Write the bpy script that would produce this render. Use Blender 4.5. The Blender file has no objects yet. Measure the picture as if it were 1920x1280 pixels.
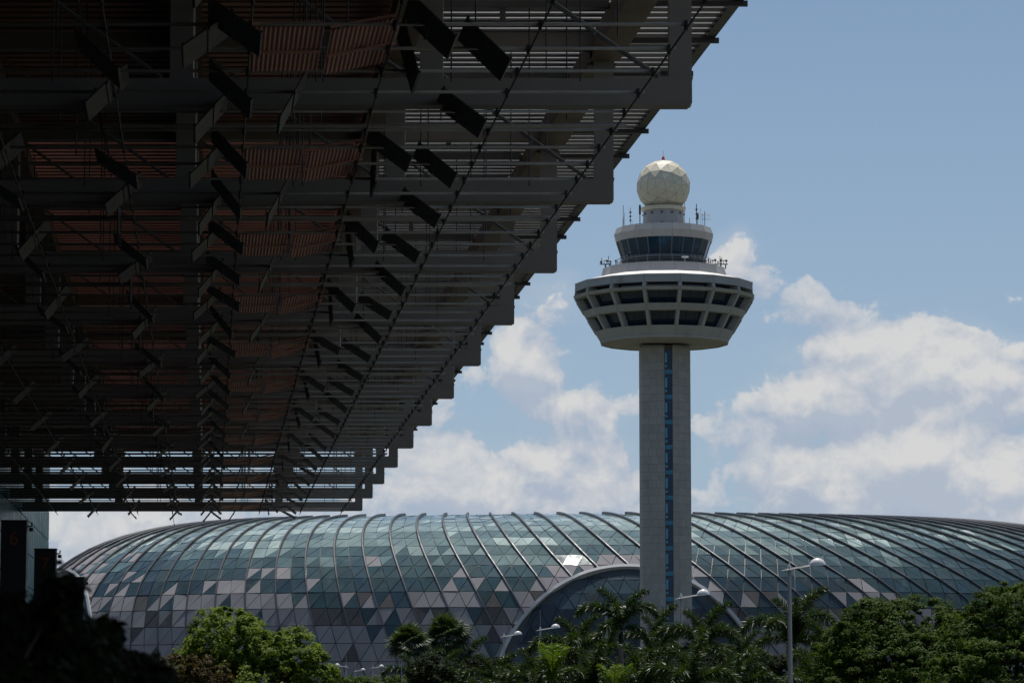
import bpy, bmesh, math, random
import numpy as np
from mathutils import Vector, Matrix, noise
rnd = random.Random(7)
S = bpy.context.scene
COL = S.collection
R = math.radians

# ------------------------------------------------------------------ camera, sky, sun, exposure
F, EYE = 5800.0, 1.7                       # focal length in pixels of the 1920 px photograph, eye height
TH = math.atan(675 / F)
cd = bpy.data.cameras.new('camera')
cam = bpy.data.objects.new('camera', cd)
COL.objects.link(cam)
cam.location = (0, 0, EYE)
cam.rotation_euler = (math.pi / 2 + TH, 0, 0)
cd.sensor_width = 36
cd.lens = 36 * F / 1920
cd.clip_start, cd.clip_end = 0.5, 60000
cd.dof.use_dof = True
cd.dof.focus_distance = 320
cd.dof.aperture_fstop = 9
S.camera = cam
S.view_settings.view_transform = 'Standard'
S.view_settings.look = 'None'
S.view_settings.gamma = 1
S.view_settings.use_curve_mapping = False
S.view_settings.exposure = 0.0
S.cycles.max_bounces = 6
S.cycles.diffuse_bounces = 3
S.cycles.glossy_bounces = 3
S.cycles.transmission_bounces = 3
S.cycles.transparent_max_bounces = 8
S.cycles.caustics_reflective = False
S.cycles.caustics_refractive = False

SUN_EL, SUN_AZ = R(72), R(6)             # azimuth from +Y towards +X
SKY_STRENGTH = 0.075


class NT:
    """small helper for node trees"""
    def __init__(s, tree):
        s.t, s.n, s.l = tree, tree.nodes, tree.links
        s.n.clear()

    def new(s, typ, **kw):
        nd = s.n.new(typ)
        for k, v in kw.items():
            setattr(nd, k, v)
        return nd

    def put(s, sock, v):
        if v is None:
            return
        if hasattr(v, 'links'):
            s.l.new(v, sock)
        else:
            sock.default_value = v

    def math(s, op, a, b=None, c=None, clamp=False):
        nd = s.new('ShaderNodeMath', operation=op, use_clamp=clamp)
        for i, v in enumerate((a, b, c)):
            s.put(nd.inputs[i], v)
        return nd.outputs[0]

    def mix(s, f, a, b, blend='MIX'):
        nd = s.new('ShaderNodeMix', data_type='RGBA', blend_type=blend)
        s.put(nd.inputs[0], f)
        s.put(nd.inputs[6], a)
        s.put(nd.inputs[7], b)
        return nd.outputs[2]

    def ramp(s, f, lo, hi, a=0.0, b=1.0, smooth=True):
        nd = s.new('ShaderNodeMapRange', interpolation_type='SMOOTHSTEP' if smooth else 'LINEAR')
        for i, v in enumerate((f, lo, hi, a, b)):
            s.put(nd.inputs[i], v)
        return nd.outputs[0]

    def noise(s, vec, scale, detail=4, rough=.55, dist=0.0):
        nd = s.new('ShaderNodeTexNoise')
        s.put(nd.inputs['Vector'], vec)
        nd.inputs['Scale'].default_value = scale
        nd.inputs['Detail'].default_value = detail
        nd.inputs['Roughness'].default_value = rough
        nd.inputs['Distortion'].default_value = dist
        return nd.outputs['Fac']

    def vmath(s, op, a, b=None):
        nd = s.new('ShaderNodeVectorMath', operation=op)
        s.put(nd.inputs[0], a)
        if b is not None:
            s.put(nd.inputs[1], b)
        return nd.outputs[0]


W = bpy.data.worlds.new('World')
S.world = W
W.use_nodes = True
W.cycles.sampling_method = 'MANUAL'
W.cycles.sample_map_resolution = 512
w = NT(W.node_tree)
out = w.new('ShaderNodeOutputWorld')
bg = w.new('ShaderNodeBackground')
bg.inputs['Strength'].default_value = SKY_STRENGTH
sky = w.new('ShaderNodeTexSky', sky_type='NISHITA')
sky.sun_disc = False
sky.sun_elevation = SUN_EL
sky.sun_rotation = SUN_AZ
sky.altitude = 0
sky.air_density = 1.0
sky.dust_density = 0.5
sky.ozone_density = 3.0
tc = w.new('ShaderNodeTexCoord')
D = tc.outputs['Generated']
sx = w.new('ShaderNodeSeparateXYZ')
w.put(sx.inputs[0], D)
DEG = 180 / math.pi
az = w.math('MULTIPLY', w.math('ARCTAN2', sx.outputs[0], sx.outputs[1]), DEG)
el = w.math('MULTIPLY', w.math('ARCSINE', sx.outputs[2]), DEG)
# cumulus banks: (azimuth, elevation, half width, half height, weight) in degrees
PXD = DEG / F
BANKS = []
for (cx, cy, rx, ry, wt) in [
    (1640, 690, 150, 75, 1.0), (1560, 765, 130, 42, .8), (1850, 705, 150, 85, 1.0), (1700, 830, 230, 60, .05),
    (1640, 880, 160, 75, 1.0), (1830, 905, 130, 80, 1.0), (1530, 930, 90, 50, .6), (1760, 850, 60, 50, .45),
    (1090, 785, 100, 38, 1.0), (1150, 870, 75, 50, .75), (1010, 860, 55, 32, .75), (1000, 695, 60, 55, .95), (960, 650, 30, 45, .6),
    (1020, 555, 75, 50, .95), (1378, 490, 60, 55, 1.0), (850, 930, 190, 60, .65), (1080, 935, 140, 50, .6),
    (800, 850, 110, 55, .4), (1420, 660, 50, 20, .12), (1320, 830, 25, 30, .25), (1520, 575, 30, 20, .1), (230, 1010, 170, 45, .55)]:
    BANKS.append(((cx - 960) * PXD, (1315 - cy) * PXD, rx * PXD, ry * PXD, wt))
NEAR_BANKS = list(BANKS)
# the same kind of sky goes on all round, low banks of cumulus with blue above
crnd = random.Random(11)
for i in range(26):
    a_ = crnd.uniform(14, 346)
    BANKS.append(((a_ + 180) % 360 - 180, crnd.uniform(2, 9), crnd.uniform(1.2, 3.5), crnd.uniform(.5, 1.1), crnd.uniform(.5, 1)))


def bank_sum(azn, eln, banks_):
    tot = None
    for (a, e, ra, re, wt) in banks_:
        dx = w.math('MULTIPLY', w.math('SUBTRACT', azn, a), 1 / ra)
        dy = w.math('MULTIPLY', w.math('SUBTRACT', eln, e), 1 / re)
        r2 = w.math('ADD', w.math('MULTIPLY', dx, dx), w.math('MULTIPLY', dy, dy))
        g = w.math('MULTIPLY', w.math('EXPONENT', w.math('MULTIPLY', r2, -.8)), wt)
        tot = g if tot is None else w.math('ADD', tot, g)
    return tot


warp = w.new('ShaderNodeTexNoise')
w.put(warp.inputs['Vector'], D)
warp.inputs['Scale'].default_value = 30
warp.inputs['Detail'].default_value = 3
sw = w.new('ShaderNodeSeparateXYZ')
w.put(sw.inputs[0], warp.outputs['Color'])
az2 = w.math('ADD', az, w.math('MULTIPLY', w.math('SUBTRACT', sw.outputs[0], .5), 1.6))
el2 = w.math('ADD', el, w.math('MULTIPLY', w.math('SUBTRACT', sw.outputs[1], .5), 1.1))
banks = bank_sum(az2, el2, BANKS)
banks_up = bank_sum(az2, w.math('ADD', el2, .42), NEAR_BANKS)
def puffs(vec):
    vo = w.new('ShaderNodeTexVoronoi', feature='F1', normalize=True)
    w.put(vo.inputs['Vector'], vec)
    vo.inputs['Scale'].default_value = 38
    vo.inputs['Detail'].default_value = 4
    vo.inputs['Roughness'].default_value = .55
    vo.inputs['Lacunarity'].default_value = 2.2
    return w.math('SUBTRACT', .5, vo.outputs['Distance'])


wv = w.vmath('MULTIPLY', w.vmath('SUBTRACT', warp.outputs['Color'], (.5, .5, .5)), (.03, .03, .03))
DW = w.vmath('ADD', D, wv)
UP = (-.0016, 0, .0050)
DU = w.vmath('ADD', D, UP)
DWU = w.vmath('ADD', DW, UP)


def density(bk, d_, dw_, e_):
    p1, p2 = puffs(dw_), w.noise(d_, 48, 9, .62)
    p3 = w.noise(w.vmath('MULTIPLY', d_, (1, 1, 1.8)), 17, 4, .55)
    t_ = w.math('ADD', w.math('MULTIPLY', p1, 1.5), w.math('ADD', w.math('MULTIPLY', w.math('SUBTRACT', p2, .5), .8), w.math('MULTIPLY', w.math('SUBTRACT', p3, .5), 1.9)))
    return w.math('ADD', w.math('ADD', t_, w.math('MULTIPLY', bk, .66)), w.math('ADD', w.ramp(e_, 1, 9, .22, -.12, False), w.ramp(e_, 7.5, 9.5, 0, -.34, False)))


dens = density(banks, D, DW, el)
dens_up = density(banks_up, DU, DWU, w.math('ADD', el, .3))
body = w.ramp(w.math('ADD', w.math('MULTIPLY', banks, .8), w.math('MULTIPLY', dens, .45)), .15, .95)
alpha = w.math('ADD', w.math('MULTIPLY', w.ramp(dens, .46, .58), .72), w.math('MULTIPLY', body, .24))
lit = w.math('ADD', .27, w.math('MULTIPLY', w.math('SUBTRACT', dens, dens_up), 1.9), clamp=True)
lit = w.math('ADD', lit, w.math('MULTIPLY', w.ramp(dens, .5, .95), .18), clamp=True)
ccol = w.mix(lit, (5.1, 6.0, 7.5, 1), (9.1, 9.0, 8.9, 1))
hz = w.ramp(el, 0, 14, .80, .12, False)
skyc = w.mix(hz, sky.outputs[0], (4.5, 6.2, 8.5, 1))
fade = w.ramp(el, -1, 0.3)
col = w.mix(w.math('MULTIPLY', alpha, .97), skyc, ccol)
w.put(bg.inputs['Color'], col)
w.l.new(bg.outputs[0], out.inputs[0])

sl = bpy.data.lights.new('sun', 'SUN')
sl.energy = 4.2
sl.angle = R(.53)
sl.color = (1, .955, .89)
so = bpy.data.objects.new('sun', sl)
COL.objects.link(so)
sd = Vector((math.sin(SUN_AZ) * math.cos(SUN_EL), math.cos(SUN_AZ) * math.cos(SUN_EL), math.sin(SUN_EL)))
so.rotation_euler = sd.to_track_quat('Z', 'Y').to_euler()


# ------------------------------------------------------------------ helpers
def ray(px, py):
    return Vector(((px - 960) / F, math.cos(TH) - math.sin(TH) * (640 - py) / F, math.sin(TH) + math.cos(TH) * (640 - py) / F))


def at_y(px, py, y):
    d = ray(px, py)
    return d * (y / d.y) + Vector((0, 0, EYE))


def hz_at(py, y):
    return at_y(960, py, y).z


def obj(name, me, parent=None, mat=None):
    o = bpy.data.objects.new(name, me)
    COL.objects.link(o)
    if parent is not None:
        o.parent = parent
    if mat is not None and me is not None and not me.materials:
        me.materials.append(mat)
    return o


def empty(name, loc=(0, 0, 0), parent=None):
    o = bpy.data.objects.new(name, None)
    COL.objects.link(o)
    o.location = loc
    o.empty_display_size = .5
    if parent is not None:
        o.parent = parent
    return o


def tag(o, label=None, cat=None, group=None, kind=None):
    if label: o['label'] = label
    if cat: o['category'] = cat
    if group: o['group'] = group
    if kind: o['kind'] = kind
    return o


class MB:
    """collects polygons; build() makes one mesh"""
    def __init__(s):
        s.v, s.f, s.c = [], [], []

    def poly(s, pts, col=None):
        i = len(s.v)
        s.v.extend(tuple(p) for p in pts)
        s.f.append(tuple(range(i, i + len(pts))))
        s.c.append(col)

    def faces(s, vs, fs, col=None):
        i = len(s.v)
        s.v.extend(tuple(p) for p in vs)
        for f in fs:
            s.f.append(tuple(i + k for k in f))
            s.c.append(col)

    def hexa(s, p, col=None):
        # p: 8 points, bottom 4 counter-clockwise then top 4
        s.faces(p, [(3, 2, 1, 0), (4, 5, 6, 7), (0, 1, 5, 4), (1, 2, 6, 5), (2, 3, 7, 6), (3, 0, 4, 7)], col)

    def box(s, x0, x1, y0, y1, z0, z1, col=None):
        s.hexa([(x0, y0, z0), (x1, y0, z0), (x1, y1, z0), (x0, y1, z0), (x0, y0, z1), (x1, y0, z1), (x1, y1, z1), (x0, y1, z1)], col)

    def prism(s, pts, h, nrm=None, col=None):
        """extrude polygon pts backwards along -nrm by h"""
        pts = [Vector(p) for p in pts]
        if nrm is None:
            nrm = (pts[1] - pts[0]).cross(pts[2] - pts[0]).normalized()
        n = len(pts)
        back = [p - nrm * h for p in pts]
        s.faces(pts + back, [tuple(range(n)), tuple(range(2 * n - 1, n - 1, -1))] + [(i, n + i, n + (i + 1) % n, (i + 1) % n) for i in range(n)], col)

    def tube(s, pts, r, n=6, caps=True, col=None):
        pts = [Vector(p) for p in pts]
        rs = r if isinstance(r, (list, tuple)) else [r] * len(pts)
        rings = []
        ref = None
        for i, p in enumerate(pts):
            t = (pts[min(i + 1, len(pts) - 1)] - pts[max(i - 1, 0)]).normalized()
            if ref is None:
                ref = Vector((0, 0, 1)) if abs(t.z) < .9 else Vector((1, 0, 0))
            a = t.cross(ref).normalized()
            b = a.cross(t)
            ref = b
            rings.append([p + (a * math.cos(2 * math.pi * k / n) + b * math.sin(2 * math.pi * k / n)) * rs[i] for k in range(n)])
        vs = [q for rg in rings for q in rg]
        fs = [(i * n + k, i * n + (k + 1) % n, (i + 1) * n + (k + 1) % n, (i + 1) * n + k) for i in range(len(pts) - 1) for k in range(n)]
        if caps:
            fs += [tuple(range(n - 1, -1, -1)), tuple((len(pts) - 1) * n + k for k in range(n))]
        s.faces(vs, fs, col)

    def lathe(s, prof, n=24, c=(0, 0), a0=0.0, caps=True, col=None):
        """prof: (radius, z) from bottom to top"""
        vs = []
        for (r, z) in prof:
            for k in range(n):
                a = a0 + 2 * math.pi * k / n
                vs.append((c[0] + r * math.sin(a), c[1] - r * math.cos(a), z))
        fs = [(i * n + k, i * n + (k + 1) % n, (i + 1) * n + (k + 1) % n, (i + 1) * n + k) for i in range(len(prof) - 1) for k in range(n)]
        if caps:
            fs += [tuple(range(n - 1, -1, -1)), tuple((len(prof) - 1) * n + k for k in range(n))]
        s.faces(vs, fs, col)

    def mesh(s, name, mat=None, smooth=False):
        me = bpy.data.meshes.new(name)
        me.from_pydata(s.v, [], s.f)
        if any(c is not None for c in s.c):
            at = me.color_attributes.new('tint', 'FLOAT_COLOR', 'CORNER')
            arr = []
            for f, c in zip(s.f, s.c):
                arr.extend(list(c or (1, 1, 1, 1)) * len(f))
            at.data.foreach_set('color', arr)
        if mat: me.materials.append(mat)
        if smooth:
            me.polygons.foreach_set('use_smooth', [True] * len(me.polygons))
        me.update()
        return me

    def build(s, name, mat=None, parent=None, smooth=False):
        return obj(name, s.mesh(name, mat, smooth), parent)


def material(name, base, rough=.6, metal=0.0, var=.12, scale=1.0, spec=.5, bump=0.0, detail=5, dirt=None, dirt_amt=.5, dirt_scale=.6, attr=None, streak=None, objspace=True, trans=None):
    m = bpy.data.materials.new(name)
    m.use_nodes = True
    t = NT(m.node_tree)
    o = t.new('ShaderNodeOutputMaterial')
    b = t.new('ShaderNodeBsdfPrincipled')
    tcn = t.new('ShaderNodeTexCoord')
    geo = t.new('ShaderNodeNewGeometry')
    P = tcn.outputs['Object'] if objspace else geo.outputs['Position']
    if attr:
        an = t.new('ShaderNodeAttribute', attribute_name=attr)
        c0 = an.outputs['Color']
    else:
        c0 = (*base, 1)
    nz = t.noise(P, scale, detail, .6)
    val = t.ramp(nz, .25, .75, 1 - var, 1 + var, False)
    hs = t.new('ShaderNodeHueSaturation')
    t.put(hs.inputs['Color'], c0)
    t.put(hs.inputs['Value'], val)
    c = hs.outputs[0]
    if dirt:
        mp = t.new('ShaderNodeMapping')
        mp.inputs['Scale'].default_value = streak or (1, 1, 1)
        t.put(mp.inputs[0], P)
        dn = t.noise(mp.outputs[0], dirt_scale, 6, .65, .3)
        c = t.mix(t.math('MULTIPLY', t.ramp(dn, .52, .78), dirt_amt), c, (*dirt, 1))
    t.put(b.inputs['Base Color'], c)
    rn = t.noise(P, scale * 2.3, 3, .5)
    t.put(b.inputs['Roughness'], t.ramp(rn, .3, .7, max(.015, rough - min(.07, rough * .4)), min(1, rough + min(.07, rough * .4)), False))
    b.inputs['Metallic'].default_value = metal
    b.inputs['Specular IOR Level'].default_value = spec
    if bump:
        bp = t.new('ShaderNodeBump')
        bp.inputs['Strength'].default_value = bump
        bp.inputs['Distance'].default_value = .05
        t.put(bp.inputs['Height'], nz)
        t.put(b.inputs['Normal'], bp.outputs[0])
    sh = b.outputs[0]
    if trans:
        tl = t.new('ShaderNodeBsdfTranslucent')
        t.put(tl.inputs[0], t.mix(1.0, c, (*trans[1], 1), 'MULTIPLY'))
        mx = t.new('ShaderNodeMixShader')
        mx.inputs[0].default_value = trans[0]
        t.l.new(sh, mx.inputs[1])
        t.l.new(tl.outputs[0], mx.inputs[2])
        sh = mx.outputs[0]
    t.l.new(sh, o.inputs[0])
    return m


RUST = (.10, .05, .025)
M = {
    'asphalt': material('asphalt', (.05, .05, .052), .85, var=.25, scale=.4, dirt=(.08, .078, .075), dirt_scale=.05),
    'pavement': material('pavement', (.05, .048, .046), .8, var=.15, scale=.8, dirt=(.1, .1, .095), dirt_scale=.3),
    'grass': material('grass_ground', (.085, .088, .06), .9, var=.4, scale=.3, dirt=(.16, .155, .145), dirt_scale=.03),
    'steel': material('canopy_paint', (.27, .25, .235), .55, var=.10, scale=.5, dirt=RUST, dirt_amt=.45, dirt_scale=.35, streak=(.25, 1, 1.2), objspace=False),
    'girder': material('girder_paint', (.16, .12, .09), .6, var=.15, scale=.5, dirt=RUST, dirt_amt=.6, dirt_scale=.4, objspace=False),
    'slat': material('slat_paint', (.17, .17, .175), .5, var=.12, scale=.4, objspace=False),
    'slat_red': material('slat_warm_light', (.46, .265, .22), .6, var=.25, scale=.6, dirt=(.10, .06, .04), dirt_amt=.6, dirt_scale=.25, objspace=False),  # red of warm reflected light put into the slat colour
    'deck': material('roof_deck', (.20, .09, .07), .7, var=.25, scale=.3, objspace=False),
    'sheet': material('translucent_sheet', (.5, .5, .5), .6, var=.08, scale=.8, trans=(.75, (1, 1, 1)), objspace=False),
    'sheet_red': material('tinted_sheet', (.29, .195, .17), .6, var=.4, scale=.12, trans=(.50, (1, 1, 1)), objspace=False),
    'tube': material('galvanised_tube', (.29, .28, .27), .42, .25, var=.2, scale=1.5, dirt=(.22, .10, .05), dirt_amt=.7, dirt_scale=.5, objspace=False),
    'rod': material('tie_rod_paint', (.30, .30, .30), .45, .4, var=.15, scale=2, objspace=False),
    'black': material('black_steel', (.018, .018, .02), .5, var=.2, scale=2),
    'panel_red': material('panel_red', (.74, .40, .325), .5, var=.12, scale=1.2, dirt=(.38, .19, .15), dirt_amt=.5, dirt_scale=.8),
    'panel_dark': material('panel_dark', (.022, .019, .017), .55, var=.25, scale=1.2),  # shaded copy of the panel, for those tilted down to the right
    'panel_pale': material('panel_pale', (.038, .036, .028), .55, var=.2, scale=1.2),  # lighter copy for panels tilted the other way, light put into the colour
    'concrete': material('tower_concrete', (.335, .33, .315), .8, var=.10, scale=.35, dirt=(.17, .165, .155), dirt_amt=.55, dirt_scale=.5, streak=(1, 1, .18), bump=.1, objspace=False),
    'cladding': material('shaft_stone', (.325, .315, .295), .75, var=.10, scale=.9, dirt=(.19, .18, .165), dirt_amt=.7, dirt_scale=.6, streak=(1, 1, .12), attr='tint', objspace=False),
    'joint': material('dark_joint', (.22, .215, .21), .9, objspace=False),
    'metalgrey': material('grey_cladding', (.385, .37, .355), .55, var=.06, scale=.5, dirt=(.22, .22, .215), dirt_amt=.35, dirt_scale=.4, streak=(1, 1, .2), objspace=False),
    'white': material('white_paint', (.8, .79, .77), .5, var=.05, scale=1),
    'roofwhite': material('white_roof', (.78, .75, .71), .7, var=.06, scale=.5, objspace=False),
    'radome': material('radome_cream', (.69, .625, .48), .5, var=.05, scale=.9, dirt=(.5, .45, .34), dirt_amt=.35, dirt_scale=.6),
    'radome_rib': material('radome_rib', (.30, .27, .20), .6),
    'cabglass': material('cab_glass', (.003, .030, .060), .06, var=.3, scale=.5, spec=.6, dirt=(.01, .12, .26), dirt_amt=.95, dirt_scale=.45, objspace=False),
    'winglass': material('window_glass', (.008, .019, .042), .08, var=.3, scale=.4, spec=.5, objspace=False),
    'shaftglass': material('shaft_glass', (.004, .045, .115), .1, var=.3, scale=.6, spec=.3, objspace=False),
    'spandrel': material('teal_spandrel', (.008, .17, .28), .25, var=.15, scale=.8, objspace=False),
    'paleblue': material('pale_blue_glass', (.07, .32, .50), .2, var=.15, scale=.8, objspace=False),
    'frame': material('window_frame', (.03, .035, .04), .5),
    'cabframe': material('cab_frame', (.13, .14, .14), .5),
    'red': material('beacon_red', (.45, .06, .04), .4),
    'darkgrey': material('dark_grey_metal', (.06, .06, .065), .5, var=.15, scale=1),
    'jglass': material('dome_glass', (.1, .2, .2), .03, var=.22, scale=.22, spec=.5, attr='tint', dirt=(.22, .28, .27), dirt_amt=.22, dirt_scale=.5, streak=(1, 1, .25), objspace=False),
    'jpanel': material('dome_panel', (.4, .38, .39), .8, var=.07, scale=.3, spec=.2, attr='tint', dirt=(.18, .172, .178), dirt_amt=.4, dirt_scale=.9, streak=(1, 1, .2), objspace=False),
    'jgrid': material('dome_grid', (.045, .055, .058), .5),
    'jrib': material('dome_rib', (.060, .062, .070), .45, var=.1, scale=.4, objspace=False),
    'arch': material('arch_white', (.45, .45, .46), .45, var=.06, scale=.4, objspace=False),
    'facade': material('facade_glass', (.03, .11, .11), .35, var=.35, scale=.3, spec=.06, objspace=False),
    'facadeframe': material('facade_frame', (.10, .12, .13), .4),
    'buildingdark': material('terminal_wall', (.07, .065, .06), .7, objspace=False),
    'lamp': material('lamp_paint', (.34, .33, .32), .45, .2, var=.08, scale=2),
    'lampwhite': material('lamp_dome', (.72, .71, .70), .35, var=.04, scale=3),
    'lens': material('lamp_lens', (.25, .25, .25), .3),
    'sign': material('sign_body', (.012, .011, .011), .5, var=.2, scale=2),  # near black: deep shade under the canopy put into the colour
    'orange': material('sign_orange', (.20, .045, .012), .5),
    'bark': material('bark', (.10, .075, .05), .9, var=.3, scale=4, bump=.4),
    'palmbark': material('palm_trunk', (.19, .17, .14), .8, var=.2, scale=3, dirt=(.08, .07, .055), dirt_scale=2, streak=(.3, .3, 2)),
}


def leafmat(name, a, b, rough=.5, tr=.35, spec=.4):
    m = bpy.data.materials.new(name)
    m.use_nodes = True
    t = NT(m.node_tree)
    o = t.new('ShaderNodeOutputMaterial')
    p = t.new('ShaderNodeBsdfPrincipled')
    an = t.new('ShaderNodeAttribute', attribute_name='tint')
    oi = t.new('ShaderNodeObjectInfo')
    f = t.math('ADD', t.math('MULTIPLY', an.outputs['Fac'], .8), t.math('MULTIPLY', oi.outputs['Random'], .2))
    c = t.mix(f, (*a, 1), (*b, 1))
    t.put(p.inputs['Base Color'], c)
    p.inputs['Roughness'].default_value = rough
    p.inputs['Specular IOR Level'].default_value = spec
    tl = t.new('ShaderNodeBsdfTranslucent')
    t.put(tl.inputs[0], t.mix(1.0, c, (1.5, 1.5, .5, 1), 'MULTIPLY'))
    mx = t.new('ShaderNodeMixShader')
    mx.inputs[0].default_value = tr
    t.l.new(p.outputs[0], mx.inputs[1])
    t.l.new(tl.outputs[0], mx.inputs[2])
    t.l.new(mx.outputs[0], o.inputs[0])
    return m


L = {
    'bright': leafmat('leaf_bright', (.075, .125, .014), (.19, .25, .04), rough=.6, tr=.4, spec=.15),
    'dark': leafmat('leaf_dark', (.030, .062, .008), (.088, .135, .016), rough=.65, tr=.3, spec=.12),
    'brown': leafmat('leaf_brown', (.05, .042, .018), (.11, .075, .035), rough=.65, tr=.25, spec=.12),
    'black': leafmat('leaf_shade', (.010, .018, .007), (.022, .03, .010), rough=.7, tr=.2, spec=.1),  # leaf colour darkened to carry the shade these plants stand in
    'palm': leafmat('leaf_palm', (.018, .039, .009), (.052, .085, .017), rough=.42, tr=.28, spec=.42),
    'fan': leafmat('leaf_fan', (.030, .052, .024), (.075, .11, .045), rough=.5, tr=.22, spec=.25),
    'lime': leafmat('leaf_lime', (.075, .135, .012), (.15, .23, .028), tr=.35, spec=.3),
}

# ------------------------------------------------------------------ ground
g = MB(); g.poly([(-9000, -9000, 0), (9000, -9000, 0), (9000, 9000, 0), (-9000, 9000, 0)])
tag(g.build('ground', M['grass']), kind='structure')


def AX(u, y):                               # canopy coordinates -> world x: u across, y depth
    return u - .0981 * y


g = MB(); g.poly([(AX(6, -60), -60, .004), (AX(22, -60), -60, .004), (AX(22, 330), 330, .004), (AX(6, 330), 330, .004)])
tag(g.build('road', M['asphalt']), kind='structure')
g = MB()
g.hexa([(AX(-24, -60), -60, -.2), (AX(6, -60), -60, -.2), (AX(6, 330), 330, -.2), (AX(-24, 330), 330, -.2),
        (AX(-24, -60), -60, .13), (AX(6, -60), -60, .13), (AX(6, 330), 330, .13), (AX(-24, 330), 330, .13)])
tag(g.build('pavement', M['pavement']), kind='structure')

# ------------------------------------------------------------------ terminal canopy
ZB, ZT = 18.7, 24.7                         # underside of the bottom beams, underside of the roof
SP, Y0 = 17.2, 87.6                         # frame spacing, first frame in view
canopy = tag(empty('terminal_canopy', (0, Y0, 0)), 'long grey steel canopy with stepped frame ends, hanging reflector panels and louvred roof', 'canopy')
OFF = Vector((0, Y0, 0))
POSTS = [13.43, 6.28, -.9, -8.05, -15.2]
ULEFT, UEND, UROOF = -16.7, 13.76, 17.4


def rel(mb):
    mb.v = [(x, y - Y0, z) for (x, y, z) in mb.v]
    return mb


def skewbox(mb, u0, u1, y0, y1, z0, z1, col=None):
    mb.hexa([(AX(u0, y0), y0, z0), (AX(u1, y0), y0, z0), (AX(u1, y1), y1, z0), (AX(u0, y1), y1, z0),
             (AX(u0, y0), y0, z1), (AX(u1, y0), y0, z1), (AX(u1, y1), y1, z1), (AX(u0, y1), y1, z1)], col)


# one frame, local coordinates: x = u, y = 0 at the frame, absolute z
fm = {}
mb = MB()
pts = [(ULEFT, ZB), (UEND - .05, ZB), (UEND, ZB + .05), (UEND, ZB + .76), (ULEFT, ZB + .76)]
mb.faces([(x, -.3, z) for x, z in pts] + [(x, .3, z) for x, z in pts], [(0, 1, 2, 3, 4), (9, 8, 7, 6, 5)] + [(i, 5 + i, 5 + (i + 1) % 5, (i + 1) % 5) for i in range(5)])
mb.box(ULEFT, UEND - .1, -.34, .34, ZB - .03, ZB - .002)
fm['bottom_beam'] = mb.mesh('bottom_beam', M['steel'])
mb = MB(); mb.box(ULEFT, UEND + .01, -.28, .28, ZT - .72, ZT - .14)
fm['top_beam'] = mb.mesh('top_beam', M['steel'])
mb = MB(); mb.box(-.33, .33, -.27, .27, ZB + .762, ZT - .723)
for zz in (ZB + .762, ZT - .76):
    mb.box(-.36, .36, -.30, .30, zz, zz + .035)
fm['post'] = mb.mesh('post', M['steel'])
rods = MB()
for dy in (-.16, .16):
    rods.tube([(.5, dy, ZT - .8), (6.55, dy, ZB + .85)], .05, 6)
for q in (.3, .5, .7):
    rods.box(.5 + 6.05 * q - .06, .5 + 6.05 * q + .06, -.17, .17, ZT - .8 - (ZT - ZB - 1.65) * q - .03, ZT - .8 - (ZT - ZB - 1.65) * q + .03)
fm['tie_rod'] = rods.mesh('tie_rod', M['rod'])
mb = MB()
for q in (-1, 1):
    mb.box(-.03, .03, -.03 + .1 * q, .03 + .1 * q, ZB - .25, ZB)
mb.box(-.12, .12, -.16, .16, ZB - .03, ZB - .001 - .03 + .02)
fm['hanger'] = mb.mesh('hanger', M['black'])
hang2 = MB(); hang2.tube([(0, 0, ZB - .25), (0, 0, ZT - .15)], .022, 5)
fm['hanger_rod'] = hang2.mesh('hanger_rod', M['black'])
NF = 12
for k in range(-2, NF):
    y = Y0 + SP * k
    fr = empty('frame', (AX(0, y), y - Y0, 0), canopy)
    obj('bottom_beam', fm['bottom_beam'], fr)
    obj('top_beam', fm['top_beam'], fr)
    for u in POSTS:
        p = obj('post', fm['post'], fr); p.location = (u, 0, 0)
    for u in POSTS[1:]:
        p = obj('tie_rod', fm['tie_rod'], fr); p.location = (u, 0, 0)

YA, YE, YR = -220.0, 279.0, 272.0            # canopy roof from behind the camera to its far end
# longitudinal girders on the post lines
for u in POSTS:
    for k in range(-2, NF - 1):
        y = Y0 + SP * k
        g = MB(); skewbox(g, u - .42, u + .42, y + .3, y + SP - .3, ZT - 1.1, ZT - .2)
        skewbox(g, u - .5, u + .5, y + .3, y + SP - .3, ZT - 1.16, ZT - 1.102)
        rel(g).build('girder', M['girder'], canopy)
# solid deck over the inner part, translucent sheet over the outer part
g = MB(); skewbox(g, -16.7, 6.3, YA, 126, ZT + .32, ZT + .6)
skewbox(g, -16.7, -9.0, 126.02, YE, ZT + .32, ZT + .6)
rel(g).build('roof_deck', M['deck'], canopy)
g = MB(); skewbox(g, -8.98, 6.3, 126.02, YE, ZT + .40, ZT + .43)  # tinted and placed here so the far ceiling glows reddish
rel(g).build('tinted_roof', M['sheet_red'], canopy)
g = MB(); skewbox(g, 6.35, UROOF - .1, YA, YR, ZT + .36, ZT + .39)
rel(g).build('translucent_roof', M['sheet'], canopy)
g = MB(); skewbox(g, UROOF - .12, UROOF + .03, YA, YR, ZT - .08, ZT + .42)
skewbox(g, UROOF - .3, UROOF - .121, YA, YR, ZT - .08, ZT - .03)
rel(g).build('edge_beam', M['darkgrey'], canopy)
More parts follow.
